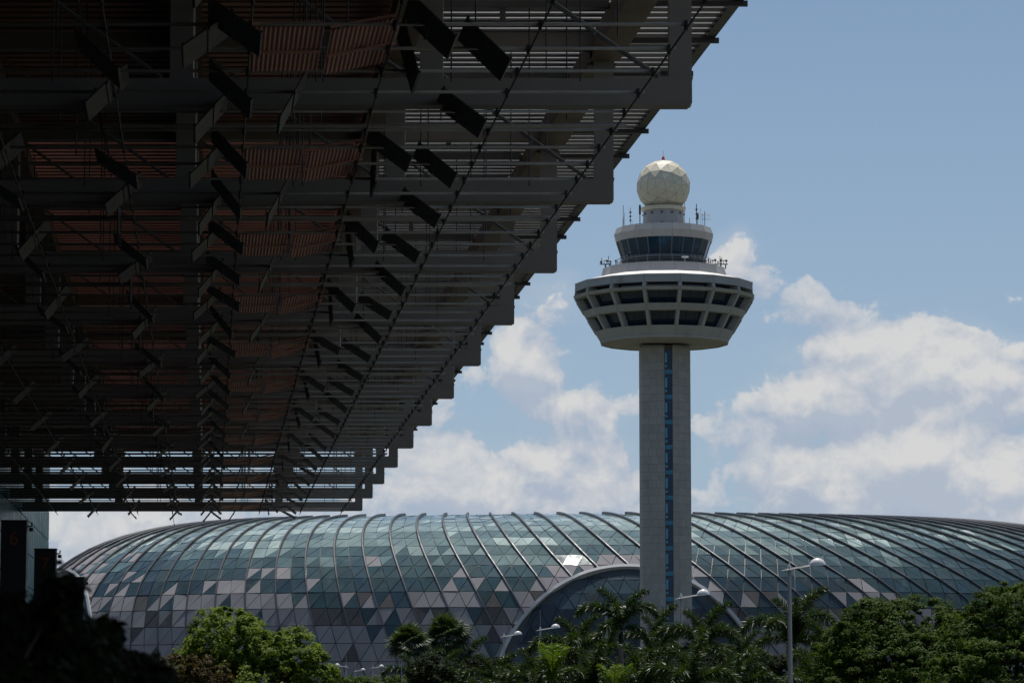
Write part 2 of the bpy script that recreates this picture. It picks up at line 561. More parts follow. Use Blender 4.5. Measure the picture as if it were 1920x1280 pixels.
# slats under the roof
slat_me = MB(); slat_me.box(6.5, UROOF - .14, -.19, .19, ZT + .04, ZT + .10)
slat_me = slat_me.mesh('slat', M['slat'])
red_me = MB(); red_me.box(-16.6, 5.9, -.22, .22, ZT + .06, ZT + .08)
red_me = red_me.mesh('ceiling_slat', M['slat_red'])
NS = int((YR - 56) / .82)
for i in range(NS):
    y = 56 + .82 * i
    s = obj('slat', slat_me, canopy); s.location = (AX(0, y), y - Y0, 0)
    if i % 1 == 0:
        s = obj('ceiling_slat', red_me, canopy); s.location = (AX(0, y), y - Y0, 0)
# outriggers to the eaves, purlins and clamps along them
out_me = MB(); out_me.box(13.8, UROOF + .17, -.08, .08, ZT - .26, ZT - .082)
out_me = out_me.mesh('outrigger', M['darkgrey'])
pur_me = MB(); pur_me.box(6.7, 13.0, -.12, .12, ZT - .32, ZT - .04)
pur_me.box(9.4, 9.6, -.06, .06, ZT - .75, ZT - .321); pur_me.box(9.2, 9.8, -.1, .1, ZT - .82, ZT - .751)
pur_me = pur_me.mesh('purlin', M['slat'])
for i in range(-6, 33):
    y = Y0 + SP / 3 * i + .9
    s = obj('outrigger', out_me, canopy); s.location = (AX(0, y), y - Y0, 0)
    s = obj('purlin', pur_me, canopy); s.location = (AX(0, y), y - Y0, 0)
# grid of tubes hung below the frames, and cables along the canopy
ZH = ZB - .25
CAB = [11.75, 8.12, 4.5, .92, -2.7, -6.3, -9.9, -13.5]
tube_me = MB(); tube_me.tube([(ULEFT, 0, ZH), (11.95, 0, ZH)], .045, 8)
tube_me = tube_me.mesh('tube', M['tube'], True)
tube2_me = MB(); tube2_me.tube([(ULEFT, 0, ZH - .02), (12.1, 0, ZH - .02)], .06, 8)
tube2_me = tube2_me.mesh('tube', M['tube'], True)
clamp_me = MB()
for u in CAB:
    clamp_me.box(u - .045, u + .045, -.07, .07, ZH - .16, ZH + .09)
clamp_me = clamp_me.mesh('clamps', M['black'])
BS = SP / 6
for i in range(-9, 70):
    y = 75.64 + BS * i
    if y > 279: break
    t_ = obj('tube', tube_me, canopy); t_.location = (AX(0, y), y - Y0, 0)
    c_ = tag(obj('clamp_row', clamp_me, t_), kind='stuff')
    if i % 6 == 5:
        t_ = obj('tube', tube2_me, canopy); t_.location = (AX(0, y - .75), y - .75 - Y0, 0)
for u in CAB:
    g = MB(); g.tube([(AX(u, 45), 45, ZH - .13), (AX(u, 277), 277, ZH - .13)], .028, 5)
    rel(g).build('cable', M['black'], canopy)
for i in range(-6, 68):
    y = 75.64 + BS * (i + .5)
    if y > 277 or i % 2: continue
    for u in (10.2, 6.7, 3.1, 2.6, -4.2, -7.6):
        h = obj('hanger_rod', fm['hanger_rod'], canopy); h.location = (AX(u + rnd.uniform(-.3, .3), y), y - Y0, 0)


# reflector panels
def corrugated(wd, ln, n=15):
    mb = MB()
    xs, zs = [], []
    for i in range(n * 4 + 1):
        xs.append(-wd / 2 + wd * i / (n * 4)); zs.append(.028 * math.sin(2 * math.pi * i / 4 + .6))
    N_ = len(xs)
    vs = [(x, 0, z) for x, z in zip(xs, zs)] + [(x, ln, z) for x, z in zip(xs, zs)]
    vs += [(x, 0, z + .012) for x, z in zip(xs, zs)] + [(x, ln, z + .012) for x, z in zip(xs, zs)]
    fs = [(N_ + i, N_ + i + 1, i + 1, i) for i in range(N_ - 1)] + [(2 * N_ + i, 2 * N_ + i + 1, 3 * N_ + i + 1, 3 * N_ + i) for i in range(N_ - 1)]
    mb.faces(vs, fs)
    mb.box(-wd / 2, wd / 2, ln / 2 - .035, ln / 2 + .035, -.10, -.035)
    mb.box(-wd / 2, wd / 2, -.03, .03, .05, .12)
    mb.box(-wd / 2, wd / 2, ln - .03, ln + .03, .05, .12)
    return mb


def flatpanel(wd, ln):
    mb = MB()
    mb.box(-wd / 2, wd / 2, 0, ln, -.02, .02)
    mb.box(-.03, .03, .02, ln - .02, -.06, -.021)
    mb.box(-wd / 2, -wd / 2 + .06, .01, ln - .01, .021, .06)
    mb.box(wd / 2 - .06, wd / 2, .01, ln - .01, .021, .06)
    return mb


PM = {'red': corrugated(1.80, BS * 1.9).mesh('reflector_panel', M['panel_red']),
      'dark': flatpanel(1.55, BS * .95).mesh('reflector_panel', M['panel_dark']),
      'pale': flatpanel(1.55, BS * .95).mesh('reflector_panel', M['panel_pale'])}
# (kind, u, start before the frame, tilt about the canopy axis in degrees, height shift)
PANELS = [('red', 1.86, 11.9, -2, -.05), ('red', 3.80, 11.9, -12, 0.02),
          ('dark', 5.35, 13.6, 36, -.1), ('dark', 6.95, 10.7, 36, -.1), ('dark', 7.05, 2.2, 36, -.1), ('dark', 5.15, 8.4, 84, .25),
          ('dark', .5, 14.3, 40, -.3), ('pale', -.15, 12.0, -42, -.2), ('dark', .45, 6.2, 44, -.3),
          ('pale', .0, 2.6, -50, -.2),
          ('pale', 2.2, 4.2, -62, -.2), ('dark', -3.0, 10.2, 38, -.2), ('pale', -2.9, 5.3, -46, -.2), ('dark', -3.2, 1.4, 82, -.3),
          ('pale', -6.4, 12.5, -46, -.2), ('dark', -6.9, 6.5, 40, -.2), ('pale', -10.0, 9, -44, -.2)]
for k in range(-1, NF):
    for (kind, u, dy, tilt, dz) in PANELS:
        if k == -1 and u < -3.5: continue
        y = Y0 + SP * k - dy + (0 if kind == 'red' else rnd.uniform(-.5, .5))
        p = obj('reflector_panel', PM[kind], canopy)
        p.location = (AX(u, y), y - Y0, ZH + dz)
        j = 0 if kind == 'red' else rnd.uniform(-9, 9)
        p.rotation_euler = (0, R(tilt + j), math.atan(.0981))
# ------------------------------------------------------------------ terminal building on the left
tb = tag(empty('terminal_building', (AX(-16.6, 300), 300, 0)), 'glass walled terminal building beside the canopy, reflecting its dark underside', 'building')
UW = -16.75
off = tb.location.copy()


def relto(mb, o):
    mb.v = [(x - o[0], y - o[1], z - o[2]) for (x, y, z) in mb.v]
    return mb


g = MB(); skewbox(g, UW - 14, UW - .35, -220, 325, 0, 31)
relto(g, off).build('wall', M['buildingdark'], tb)
g = MB(); skewbox(g, UW - .34, UW, -220, 234.9, 0, 31)
relto(g, off).build('near_wall', M['buildingdark'], tb)
for i in range(30):
    y = 235 + 3 * i
    for j in range(10):
        z = .15 + 3.05 * j
        g = MB(); skewbox(g, UW - .12, UW, y + .05, y + 2.95, z + .04, z + 3.0)
        relto(g, off).build('pane', M['facade'], tb)
g = MB()
for i in range(31):
    skewbox(g, UW - .34, UW - .06, 235 + 3 * i - .05, 235 + 3 * i + .05, 0, 30.9)
relto(g, off).build('mullion', M['facadeframe'], tb)


def text_mesh(s, size, mat):
    c = bpy.data.curves.new('number', 'FONT')
    c.body = s; c.size = size; c.align_x = 'CENTER'; c.extrude = .01
    o = bpy.data.objects.new('number', c)
    COL.objects.link(o)
    bpy.context.view_layer.update()
    me = bpy.data.meshes.new_from_object(o.evaluated_get(bpy.context.evaluated_depsgraph_get()))
    bpy.data.objects.remove(o)
    me.materials.clear(); me.materials.append(mat)
    return me


# door number pylons
for (px0, px1, py, y, num, lab) in [(4, 52, 975, 90, '6', 'tall black sign pylon with a dim orange 6, in front of the glass terminal'),
                                    (66, 106, 1028, 107, '7', 'tall black sign pylon with a dim orange 7, next to the pylon numbered 6'),
                                    (118, 158, 1081, 131, None, 'shorter black sign pylon without a number, beside the white arch of the dome')]:
    a, b = at_y(px0, py, y), at_y(px1, py, y)
    wd, ht = b.x - a.x, a.z
    pl = tag(empty('sign_pylon', ((a.x + b.x) / 2, y, .13)), lab, 'sign', 'door number pylons')
    ht -= .13
    g = MB(); g.box(-wd / 2, wd / 2, -.16, .16, 0, ht); g.box(-wd / 2 - .015, wd / 2 + .015, -.17, .17, ht - .04, ht + .003)
    g.build('body', M['sign'], pl)
    if num:
        o = obj('number', text_mesh(num, .60, M['orange']), pl)
        o.location = (0, -.165, ht - .72); o.rotation_euler = (math.pi / 2, 0, 0)
    else:
        for q in range(7):
            g = MB(); g.box(-.02, wd / 2 - .05, -.175, -.162, ht - .9 - q * .26, ht - .9 - q * .26 + .18)
            g.build('plate', M['darkgrey'], pl)
    g = MB(); g.tube([(wd / 2, 0, ht - .18), (wd / 2 + .12, 0, ht - .16), (wd / 2 + .13, -.02, ht - .06)], .025, 6)
    g.box(wd / 2 + .06, wd / 2 + .17, -.12, .08, ht - .32, ht - .21)
    g.build('lamp', M['black'], pl)  # small clip-on camera on a bracket, gives no light

# ------------------------------------------------------------------ control tower
TX, TY = 22.1, 446.0
tower = tag(empty('control_tower', (TX, TY, 0)), 'tall concrete airport control tower with a cream radome ball on top', 'control tower')


def hy(py, r=0.0):                          # height seen at picture height py on the tower's near side at radius r
    return hz_at(py, TY - r)


def C32(yc, r=0.0):
    return hy(280 + yc / 3.2, r)


def ring(mb, r0, z0, r1, z1, n, a0, th, i=None, col=None, g0=0.0):
    """wall segment(s) between two rings, thickness th inwards"""
    for k in (range(n) if i is None else [i]):
        a, b = a0 + 2 * math.pi * k / n + g0, a0 + 2 * math.pi * (k + 1) / n - g0
        q = lambda r, t, z: (r * math.sin(t), -r * math.cos(t), z)
        mb.hexa([q(r0 - th, a, z0), q(r0 - th, b, z0), q(r0, b, z0), q(r0, a, z0), q(r1 - th, a, z1), q(r1 - th, b, z1), q(r1, b, z1), q(r1, a, z1)][::1], col)


# shaft
zs_top = hy(654)
plan = [(-3.63, -1.0), (-3.3, -2.5), (-.13, -2.95), (-.13, -2.2), (1.0, -2.2), (1.0, -2.95), (1.88, -2.8), (3.7, -1.1), (3.7, 1.4), (2.2, 2.9), (-2.1, 2.9), (-3.63, 1.4)]
inset = []
for (x, y) in plan:
    q = Vector((x, y)); inset.append(tuple(q - q.normalized() * .07))
inset[2] = (-.20, -2.88); inset[3] = (-.20, -2.2); inset[4] = (1.07, -2.2); inset[5] = (1.07, -2.88)
mb = MB()
n = len(inset)
mb.faces([(x, y, 0) for x, y in inset] + [(x, y, zs_top + .3) for x, y in inset], [(i, (i + 1) % n, n + (i + 1) % n, n + i) for i in range(n)])
mb.build('shaft', M['joint'], tower)
ROW = 1.13
faces_ = [((-3.63, -1.0), (-3.3, -2.5), [0, 1]), ((-3.3, -2.5), (-.13, -2.95), [0, .30, .66, 1]), ((1.0, -2.95), (1.88, -2.8), [0, 1]), ((1.88, -2.8), (3.7, -1.1), [0, .5, 1]), ((3.7, -1.1), (3.7, 1.4), [0, 1])]
zi = 0
z = zs_top - ROW * 38
while z < zs_top - .01:
    for fi, (p, q, cuts) in enumerate(faces_):
        if fi == 4 and zi % 1: continue
        p, q = Vector(p), Vector(q)
        d = (q - p).normalized(); nrm = Vector((d.y, -d.x))
        ln = (q - p).length
        cs = [0] + [min(.94, max(.06, c + (.06 if zi % 2 else -.04))) for c in cuts[1:-1]] + [1]
        for a, b in zip(cs[:-1], cs[1:]):
            if fi == 4: continue
            pa, pb = p + d * (a * ln + .012), p + d * (b * ln - .012)
            v = rnd.uniform(.93, 1.05); c = (.325 * v, .315 * v, .295 * v, 1)
            o1 = nrm * rnd.uniform(-.006, .006)
            pa, pb = pa + o1, pb + o1
            ia, ib = pa - nrm * .1, pb - nrm * .1
            m_ = MB(); m_.hexa([(pa.x, pa.y, z + .013), (pb.x, pb.y, z + .013), (ib.x, ib.y, z + .013), (ia.x, ia.y, z + .013),
                                (pa.x, pa.y, z + ROW - .013), (pb.x, pb.y, z + ROW - .013), (ib.x, ib.y, z + ROW - .013), (ia.x, ia.y, z + ROW - .013)], c)
            m_.build('cladding_panel', M['cladding'], tower)
    z += ROW; zi += 1
m_ = MB()                                   # sides, back and foot in one piece
for p, q in [((3.7, -1.1), (3.7, 1.4)), ((3.7, 1.4), (2.2, 2.9)), ((2.2, 2.9), (-2.1, 2.9)), ((-2.1, 2.9), (-3.63, 1.4)), ((-3.63, 1.4), (-3.63, -1.0))]:
    p, q = Vector(p), Vector(q)
    d = (q - p).normalized(); nrm = Vector((d.y, -d.x))
    ia, ib = p - nrm * .1, q - nrm * .1
    m_.hexa([(p.x, p.y, 0), (q.x, q.y, 0), (ib.x, ib.y, 0), (ia.x, ia.y, 0), (p.x, p.y, zs_top), (q.x, q.y, zs_top), (ib.x, ib.y, zs_top), (ia.x, ia.y, zs_top)], (.32, .31, .29, 1))
for (p, q, c_) in faces_[:4]:
    p, q = Vector(p), Vector(q)
    d = (q - p).normalized(); nrm = Vector((d.y, -d.x))
    ia, ib = p - nrm * .1, q - nrm * .1
    zt_ = zs_top - ROW * 38 - .01
    m_.hexa([(p.x, p.y, 0), (q.x, q.y, 0), (ib.x, ib.y, 0), (ia.x, ia.y, 0), (p.x, p.y, zt_), (q.x, q.y, zt_), (ib.x, ib.y, zt_), (ia.x, ia.y, zt_)], (.32, .31, .29, 1))
m_.build('shaft_wall', M['cladding'], tower)
# glazed stair slot, one window per storey
ST = 47.1 * 446 / F
zw = zs_top - .35
for k in range(13):
    z1 = zw - k * ST; z0 = z1 - ST
    if z0 < 0: break
    m_ = MB(); m_.box(-.08, .95, -2.76, -2.72, z0 + .78, z1 - .12)
    wn = m_.build('stair_window', M['shaftglass'], tower)
    m_ = MB()
    m_.box(-.10, 1.0, -2.80, -2.70, z1 - .12, z1 - .0)
    m_.box(-.10, 1.0, -2.80, -2.70, z0 + .66, z0 + .78)
    m_.box(-.10, -.06, -2.80, -2.70, z0 + .78, z1 - .12); m_.box(.945, 1.0, -2.80, -2.70, z0 + .78, z1 - .12)
    m_.box(.24, .29, -2.79, -2.71, z0 + .78, z1 - .12); m_.box(-.06, .945, -2.79, -2.71, z0 + 1.62, z0 + 1.67)
    m_.build('frame', M['frame'], wn)
    m_ = MB(); m_.box(-.06, .24, -2.778, -2.762, z0 + 1.70, z1 - .5); m_.box(-.06, .24, -2.778, -2.762, z0 + 1.05, z0 + 1.35); m_.build('pale_pane', M['paleblue'], wn)
    m_ = MB()
    for q in (.42, .55, .68, .82):
        m_.box(q - .015, q + .015, -2.775, -2.762, z0 + .8, z1 - .6)
    m_.build('balusters', M['frame'], wn)
    m_ = MB(); m_.box(-.10, 1.0, -2.82, -2.70, z0 + .02, z0 + .66)
    m_.build('spandrel_panel', M['spandrel'], tower)

# head: sixteen sided bowl
N16, A0 = 16, R(7.3)
zd = hy(644)                                # edge of the soffit
RB0, RB1 = 9.25, 13.34
zc1 = hy(280 + 817 / 3.2, 13.34)                               # widest ring
zq = lambda t: zd + (zc1 - zd) * t
rq = lambda t: RB0 + (RB1 - RB0) * t
m_ = MB()
for k in range(N16):                        # radial soffit panels
    a, b = A0 + 2 * math.pi * k / N16 + .004, A0 + 2 * math.pi * (k + 1) / N16 - .004
    q = lambda r, t, z: (r * math.sin(t), -r * math.cos(t), z)
    p_ = MB(); p_.hexa([q(2.4, a, zd - .25), q(2.4, b, zd - .25), q(RB0 - .02, b, zd - .02), q(RB0 - .02, a, zd - .02), q(2.4, a, zd), q(2.4, b, zd), q(RB0 - .02, b, zd + .15), q(RB0 - .02, a, zd + .15)][::1])
    p_.build('soffit_panel', M['concrete'], tower)
m_ = MB(); ring(m_, RB0 + .12, zd - .1, RB0 + .25, zd + .28, N16, A0, .5)
m_.build('soffit_rim', M['concrete'], tower)
bands = [(.03, .23, 'lower_spandrel'), (.53, .67, 'middle_spandrel'), (.935, 1.0, 'upper_ledge')]
for (t0, t1, nm) in bands:
    for k in range(N16):
        m_ = MB(); ring(m_, rq(t0), zq(t0), rq(t1), zq(t1), N16, A0, 1.9 if nm != 'upper_ledge' else 1.6, k, None, .0016)
        m_.build(nm, M['concrete'], tower)
# inner core, recessed windows and radial fins
m_ = MB(); m_.lathe([(RB0 - 1.9, zd + .1), (RB1 - 1.9, zc1), (RB1 - 1.9, hy(512.8, 13.1))], N16, a0=A0, caps=False)
m_.build('core_wall', M['concrete'], tower)
for (t0, t1) in ((.23, .53), (.67, .935)):
    for k in range(N16):
        a, b = A0 + 2 * math.pi * k / N16, A0 + 2 * math.pi * (k + 1) / N16
        m_ = MB(); ring(m_, rq(t0) - 1.15, zq(t0) + .02, rq(t1) - 1.15, zq(t1) - .02, N16, A0, .08, k, None, .02)
        wn = m_.build('window', M['winglass'], tower)
        m_ = MB()
        for fr_ in (.02, .34, .66, .94):
            aa = a + (b - a) * fr_
            r_ = (rq(t0) - 1.1) * math.cos((b - a) / 2) / math.cos(aa + .02 - (a + b) / 2)
            x, y = math.sin(aa + .02) * r_, -math.cos(aa + .02) * r_
            kk = (rq(t1) - 1.1) / (rq(t0) - 1.1); m_.tube([(x, y, zq(t0) + .03), (x * kk, y * kk, zq(t1) - .03)], .05, 4)
        zz = zq(t0) + (zq(t1) - zq(t0)) * .3
        rz_ = rq(t0 + (t1 - t0) * .3) - 1.08; pa = [(rz_ * math.sin(t), -rz_ * math.cos(t), zz) for t in (a, b)]
        m_.tube(pa, .05, 4)
        m_.build('frame', M['frame'], wn)
for k in range(N16):
    a = A0 + 2 * math.pi * k / N16
    e, nn = Vector((math.cos(a), math.sin(a), 0)), Vector((math.sin(a), -math.cos(a), 0))
    wf = .23
    m_ = MB()
    for (t0, t1) in ((.231, .529), (.671, .934)):
        lo_o, lo_i, hi_o, hi_i = rq(t0) + .05, rq(t0) - 1.85, rq(t1) + .05, rq(t1) - 1.85
        P = lambda r, s_, z: tuple(nn * r + e * s_ + Vector((0, 0, z)))
        m_.hexa([P(lo_i, wf, zq(t0)), P(lo_i, -wf, zq(t0)), P(lo_o, -wf, zq(t0)), P(lo_o, wf, zq(t0)), P(hi_i, wf, zq(t1)), P(hi_i, -wf, zq(t1)), P(hi_o, -wf, zq(t1)), P(hi_o, wf, zq(t1))])
    m_.build('fin', M['concrete'], tower)
# clerestory, fascia, white shoulder roof
zf0, zf1 = hy(280 + 790 / 3.2, 13.1), hy(280 + 745 / 3.2, 13.1)
m_ = MB(); m_.lathe([(11.6, zc1 - .1), (11.6, zf0 + .1)], N16, a0=A0, caps=False)
m_.build('clerestory_glass', M['winglass'], tower)
for k in range(N16):
    m_ = MB(); ring(m_, 13.1, zf0, 13.05, zf1, N16, A0, 1.8, k, None, .0016)
    m_.build('fascia_panel', M['concrete'], tower)
    a = A0 + 2 * math.pi * k / N16
    e, nn = Vector((math.cos(a), math.sin(a), 0)), Vector((math.sin(a), -math.cos(a), 0))
    P = lambda r, s_, z: tuple(nn * r + e * s_ + Vector((0, 0, z)))
    m_ = MB(); m_.hexa([P(11.5, .24, zc1), P(11.5, -.24, zc1), P(13.2, -.24, zc1), P(13.2, .24, zc1), P(11.5, .24, zf0), P(11.5, -.24, zf0), P(13.02, -.24, zf0), P(13.02, .24, zf0)])
    m_.build('stub_column', M['concrete'], tower)
zr = hy(505, 9.3)
m_ = MB(); m_.lathe([(13.12, zf1), (13.12, zf1 + .09), (12.9, zf1 + .12), (9.0, max(zr, zf1 + .5))], N16, a0=A0)
m_.build('shoulder_roof', M['roofwhite'], tower)
zr = max(zr, zf1 + .5)
zdk = hy(280 + 669 / 3.2, 9.0)
for k in range(N16):
    m_ = MB(); ring(m_, 9.35, zr - .3, 8.95, zdk, N16, A0, .6, k, None, .0018)
    m_.build('drum_panel', M['metalgrey'], tower)
m_ = MB(); m_.lathe([(8.4, zdk - .5), (8.4, zdk - .12)], N16, a0=A0)
m_.build('deck', M['metalgrey'], tower)
# cab
zc0, zc1b = hy(280 + 634 / 3.2, 6.05), hy(280 + 517 / 3.2, 6.9)
m_ = MB(); m_.lathe([(6.0, zdk - .2), (6.0, zc0)], 24, a0=A0)
m_.build('cab_base', M['darkgrey'], tower)
m_ = MB(); m_.lathe([(6.05, zc0 - .16), (6.3, zc0 - .12), (6.3, zc0 - .02), (6.05, zc0)], 24, a0=A0, caps=False)
m_.build('cab_sill', M['metalgrey'], tower)
rl = MB()
for k in range(24):
    a = A0 + 2 * math.pi * k / 24
    rl.tube([(6.9 * math.sin(a), -6.9 * math.cos(a), zdk - .1), (6.9 * math.sin(a), -6.9 * math.cos(a), zc0 + .1)], .035, 4)
for zz in (zc0 - .45, zc0 - .05, zc0 + .1):
    rl.tube([(6.9 * math.sin(A0 + 2 * math.pi * k / 24), -6.9 * math.cos(A0 + 2 * math.pi * k / 24), zz) for k in range(25)], .03, 4, False)
rl.build('railing', M['lamp'], tower)
for k in range(24):
    m_ = MB(); ring(m_, 6.02, zc0, 6.88, zc1b, 24, A0, .06, k, None, .006)
    m_.build('cab_pane', M['cabglass'], tower)
    a = A0 + 2 * math.pi * k / 24
    m_ = MB(); m_.tube([(6.03 * math.sin(a), -6.03 * math.cos(a), zc0), (6.89 * math.sin(a), -6.89 * math.cos(a), zc1b)], .065 if k % 2 else .095, 5)
    m_.build('cab_mullion', M['cabframe'], tower)
m_ = MB(); m_.lathe([(2.0, zc0 + .1), (2.0, zc1b)], 12, a0=A0)
m_.build('cab_core', M['darkgrey'], tower)
zt0, zt1, zt2 = zc1b - .05, hy(280 + 474 / 3.2, 7.3), hy(280 + 437 / 3.2, 6.95)
m_ = MB(); m_.lathe([(5.0, zt0 + .2), (7.0, zt0 + .02)], 16, a0=A0, caps=False); m_.build('cab_ceiling', M['darkgrey'], tower)
for k in range(N16):
    m_ = MB(); ring(m_, 7.08, zt0, 7.32, zt1, N16, A0, .5, k, None, .002)
    ring(m_, 7.32, zt1 + .001, 6.95, zt2, N16, A0, .5, k, None, .002)
    m_.build('cab_fascia', M['metalgrey'], tower)
m_ = MB(); m_.lathe([(6.9, zt2 - .6), (6.9, zt2 - .08)], N16, a0=A0); m_.build('cab_roof', M['metalgrey'], tower)
# radome base, radome
zb1 = hy(280 + 356 / 3.2, 3.0)
m_ = MB(); m_.lathe([(3.12, zt2 - .1), (2.95, zb1)], 12, a0=A0)
rb = m_.build('radome_base', M['metalgrey'], tower)
for k in range(12):
    a = A0 + 2 * math.pi * (k + .5) / 12
    m_ = MB()
    for zz in (zt2 + .5, zb1 - .55):
        x, y = 2.98 * math.sin(a), -2.98 * math.cos(a)
        m_.box(x - .12, x + .12, y - .12, y + .12, zz, zz + .22)
    m_.build('lamp', M['darkgrey'], rb)
RC, RR = hy(350), 3.94
rd = obj('radome', None, tower) if False else empty('radome', (0, 0, RC), tower)
ico = bmesh.new(); bmesh.ops.create_icosphere(ico, subdivisions=1, radius=1)
rotm = Matrix.Rotation(R(20), 3, 'Z') @ Matrix.Rotation(R(31.7), 3, 'X') @ Matrix.Rotation(R(9), 3, 'Y')
FR = 3
seen = {}
strut = MB()
for f in ico.faces:
    A_, B_, C_ = [rotm @ v.co for v in f.verts]
    grid = {}
    for i in range(FR + 1):
        for j in range(FR + 1 - i):
            p = (A_ * (FR - i - j) + B_ * i + C_ * j) / FR
            grid[(i, j)] = p.normalized() * RR
    tris = []
    for i in range(FR):
        for j in range(FR - i):
            tris.append((grid[(i, j)], grid[(i + 1, j)], grid[(i, j + 1)]))
            if i + j < FR - 1:
                tris.append((grid[(i + 1, j)], grid[(i + 1, j + 1)], grid[(i, j + 1)]))
    for t in tris:
        c = (t[0] + t[1] + t[2]) / 3
        zcut = zb1 - RC
        if max(p.z for p in t) < zcut + .05: continue
        t2 = [Vector((p.x, p.y, max(p.z, zcut + .02))) for p in t]
        if min(p.z for p in t) < zcut:      # cut flat where the ball meets its base
            t2 = [p * (1 if p.z >= zcut else 1) for p in t]
            t2 = [Vector((p.x, p.y, max(p.z, zcut - .2))) for p in t2]
        n_ = (t2[1] - t2[0]).cross(t2[2] - t2[0])
        if n_.length < 1e-4: continue
        if n_.dot(c) < 0: t2 = [t2[0], t2[2], t2[1]]
        ce = (t2[0] + t2[1] + t2[2]) / 3
        tin = [ce + (p - ce) * .978 for p in t2]
        pm = MB(); pm.prism(tin, .06)
        pm.build('panel', M['radome'], rd)
        for a_, b_ in ((0, 1), (1, 2), (2, 0)):
            k = tuple(sorted([tuple(round(x, 2) for x in t2[a_]), tuple(round(x, 2) for x in t2[b_])]))
            if k not in seen:
                seen[k] = 1
                strut.tube([t2[a_] * .992, t2[b_] * .992], .045, 4, False)
ico.free()
strut.build('ribs', M['radome_rib'], rd)
m_ = MB(); m_.lathe([(2.95, zb1 - RC - .02), (3.15, zb1 - RC + .05), (3.3, zb1 - RC + .55), (3.0, zb1 - RC + .56)], 30, caps=False); m_.build('collar', M['radome'], rd)
m_ = MB(); m_.lathe([(.28, RR - .06), (.28, RR + .12), (.2, RR + .14), (.2, RR + .42), (.12, RR + .52), (.02, RR + .56)], 10); m_.build('beacon', M['red'], rd)
m_ = MB(); m_.tube([(.02, 0, RR + .5), (.02, 0, RR + 1.35)], .02, 4); m_.build('rod', M['darkgrey'], rd)


# antennas on the cab roof
def antenna(xc, hgt, r, kind, back):
    rr = min(6.4, max(abs(xc) + .2, 4.6 + rnd.uniform(0, 1.6)))
    y = (1 if back else -1) * math.sqrt(max(rr * rr - xc * xc, .1))
    m_ = MB(); z0 = zt2 - .1
    m_.tube([(xc, y, z0), (xc, y, z0 + hgt)], r, 5)
    if kind == 1:
        m_.box(xc - .15, xc + .15, y - .12, y + .12, z0 + hgt * .55, z0 + hgt)
    if kind == 2:
        for q in (.35, .55, .75):
            m_.tube([(xc - .28, y, z0 + hgt * q), (xc + .28, y, z0 + hgt * q)], .03, 4)
            m_.box(xc - .12, xc + .12, y - .1, y + .1, z0 + hgt * q - .14, z0 + hgt * q + .14)
    if kind == 3:
        for q in (.62, .82):
            m_.tube([(xc - .5, y, z0 + hgt * q), (xc + .8, y, z0 + hgt * q)], .022, 4)
            for s in range(5):
                m_.tube([(xc - .4 + s * .28, y, z0 + hgt * q - .22), (xc - .4 + s * .28, y, z0 + hgt * q + .22)], .015, 4)
    if kind == 4:
        m_.tube([(xc - .14, y, z0), (xc, y, z0 + hgt * .75)], .02, 4); m_.tube([(xc + .14, y, z0), (xc, y, z0 + hgt * .75)], .02, 4)
        m_.tube([(xc, y - .14, z0), (xc, y, z0 + hgt * .75)], .02, 4)
    m_.build('antenna', M['darkgrey'] if kind in (1, 2, 3) else M['lamp'], tower)


for (xc, topc, r, kind) in [(375, 325, .05, 4), (382, 370, .03, 0), (411, 368, .035, 2), (432, 405, .03, 0), (466, 365, .07, 1), (479, 305, .045, 0), (755, 250, .045, 0), (783, 390, .05, 0), (808, 352, .06, 2), (818, 398, .05, 1), (845, 345, .025, 0), (858, 378, .03, 0), (871, 362, .05, 3), (700, 385, .03, 0), (722, 375, .05, 0), (540, 375, .03, 0)]:
    X = (xc - 617) / 3.2 * 446 / F
    antenna(X, hy(280 + topc / 3.2) - zt2 + .1, r, kind, abs(X) > 5.5 or kind == 0)


# floodlight and camera clusters on the shoulder deck
def cluster(xc, wd, nlights, seed):
    r_ = random.Random(seed)
    X = (xc - 617) / 3.2 * 446 / F
    m_ = MB(); z0 = zdk - .1
    y = -1.5
    m_.box(X - .10, X + .10, y - .1, y + .1, z0, z0 + .7); m_.box(X + wd * .35 - .08, X + wd * .35 + .08, y - .1, y + .1, z0, z0 + .7)
    m_.box(X - wd / 2, X + wd / 2, y - .25, y + .25, z0 + .62, z0 + .72)
    b_ = m_.build('equipment_stand', M['darkgrey'], tower)
    for i in range(nlights):
        x = X - wd / 2 + wd * (i + .5) / nlights
        h = r_.uniform(.05, .4); p = MB()
        p.lathe([(.05, z0 + .72), (.05, z0 + .75 + h)], 6, (x, y))
        p.lathe([(.08, z0 + .75 + h), (.17, z0 + .82 + h), (.17, z0 + 1.02 + h), (.06, z0 + 1.12 + h)], 8, (x, y + r_.uniform(-.2, .2)))
        p.build('camera', M['white'] if i % 2 else M['black'], b_)
    for i in range(2):
        x = X + r_.uniform(-.4, .4) * wd; p = MB(); p.tube([(x, y, z0 + .7), (x, y, z0 + r_.uniform(1.6, 2.3))], .045, 5); p.build('mast', M['black'], b_)


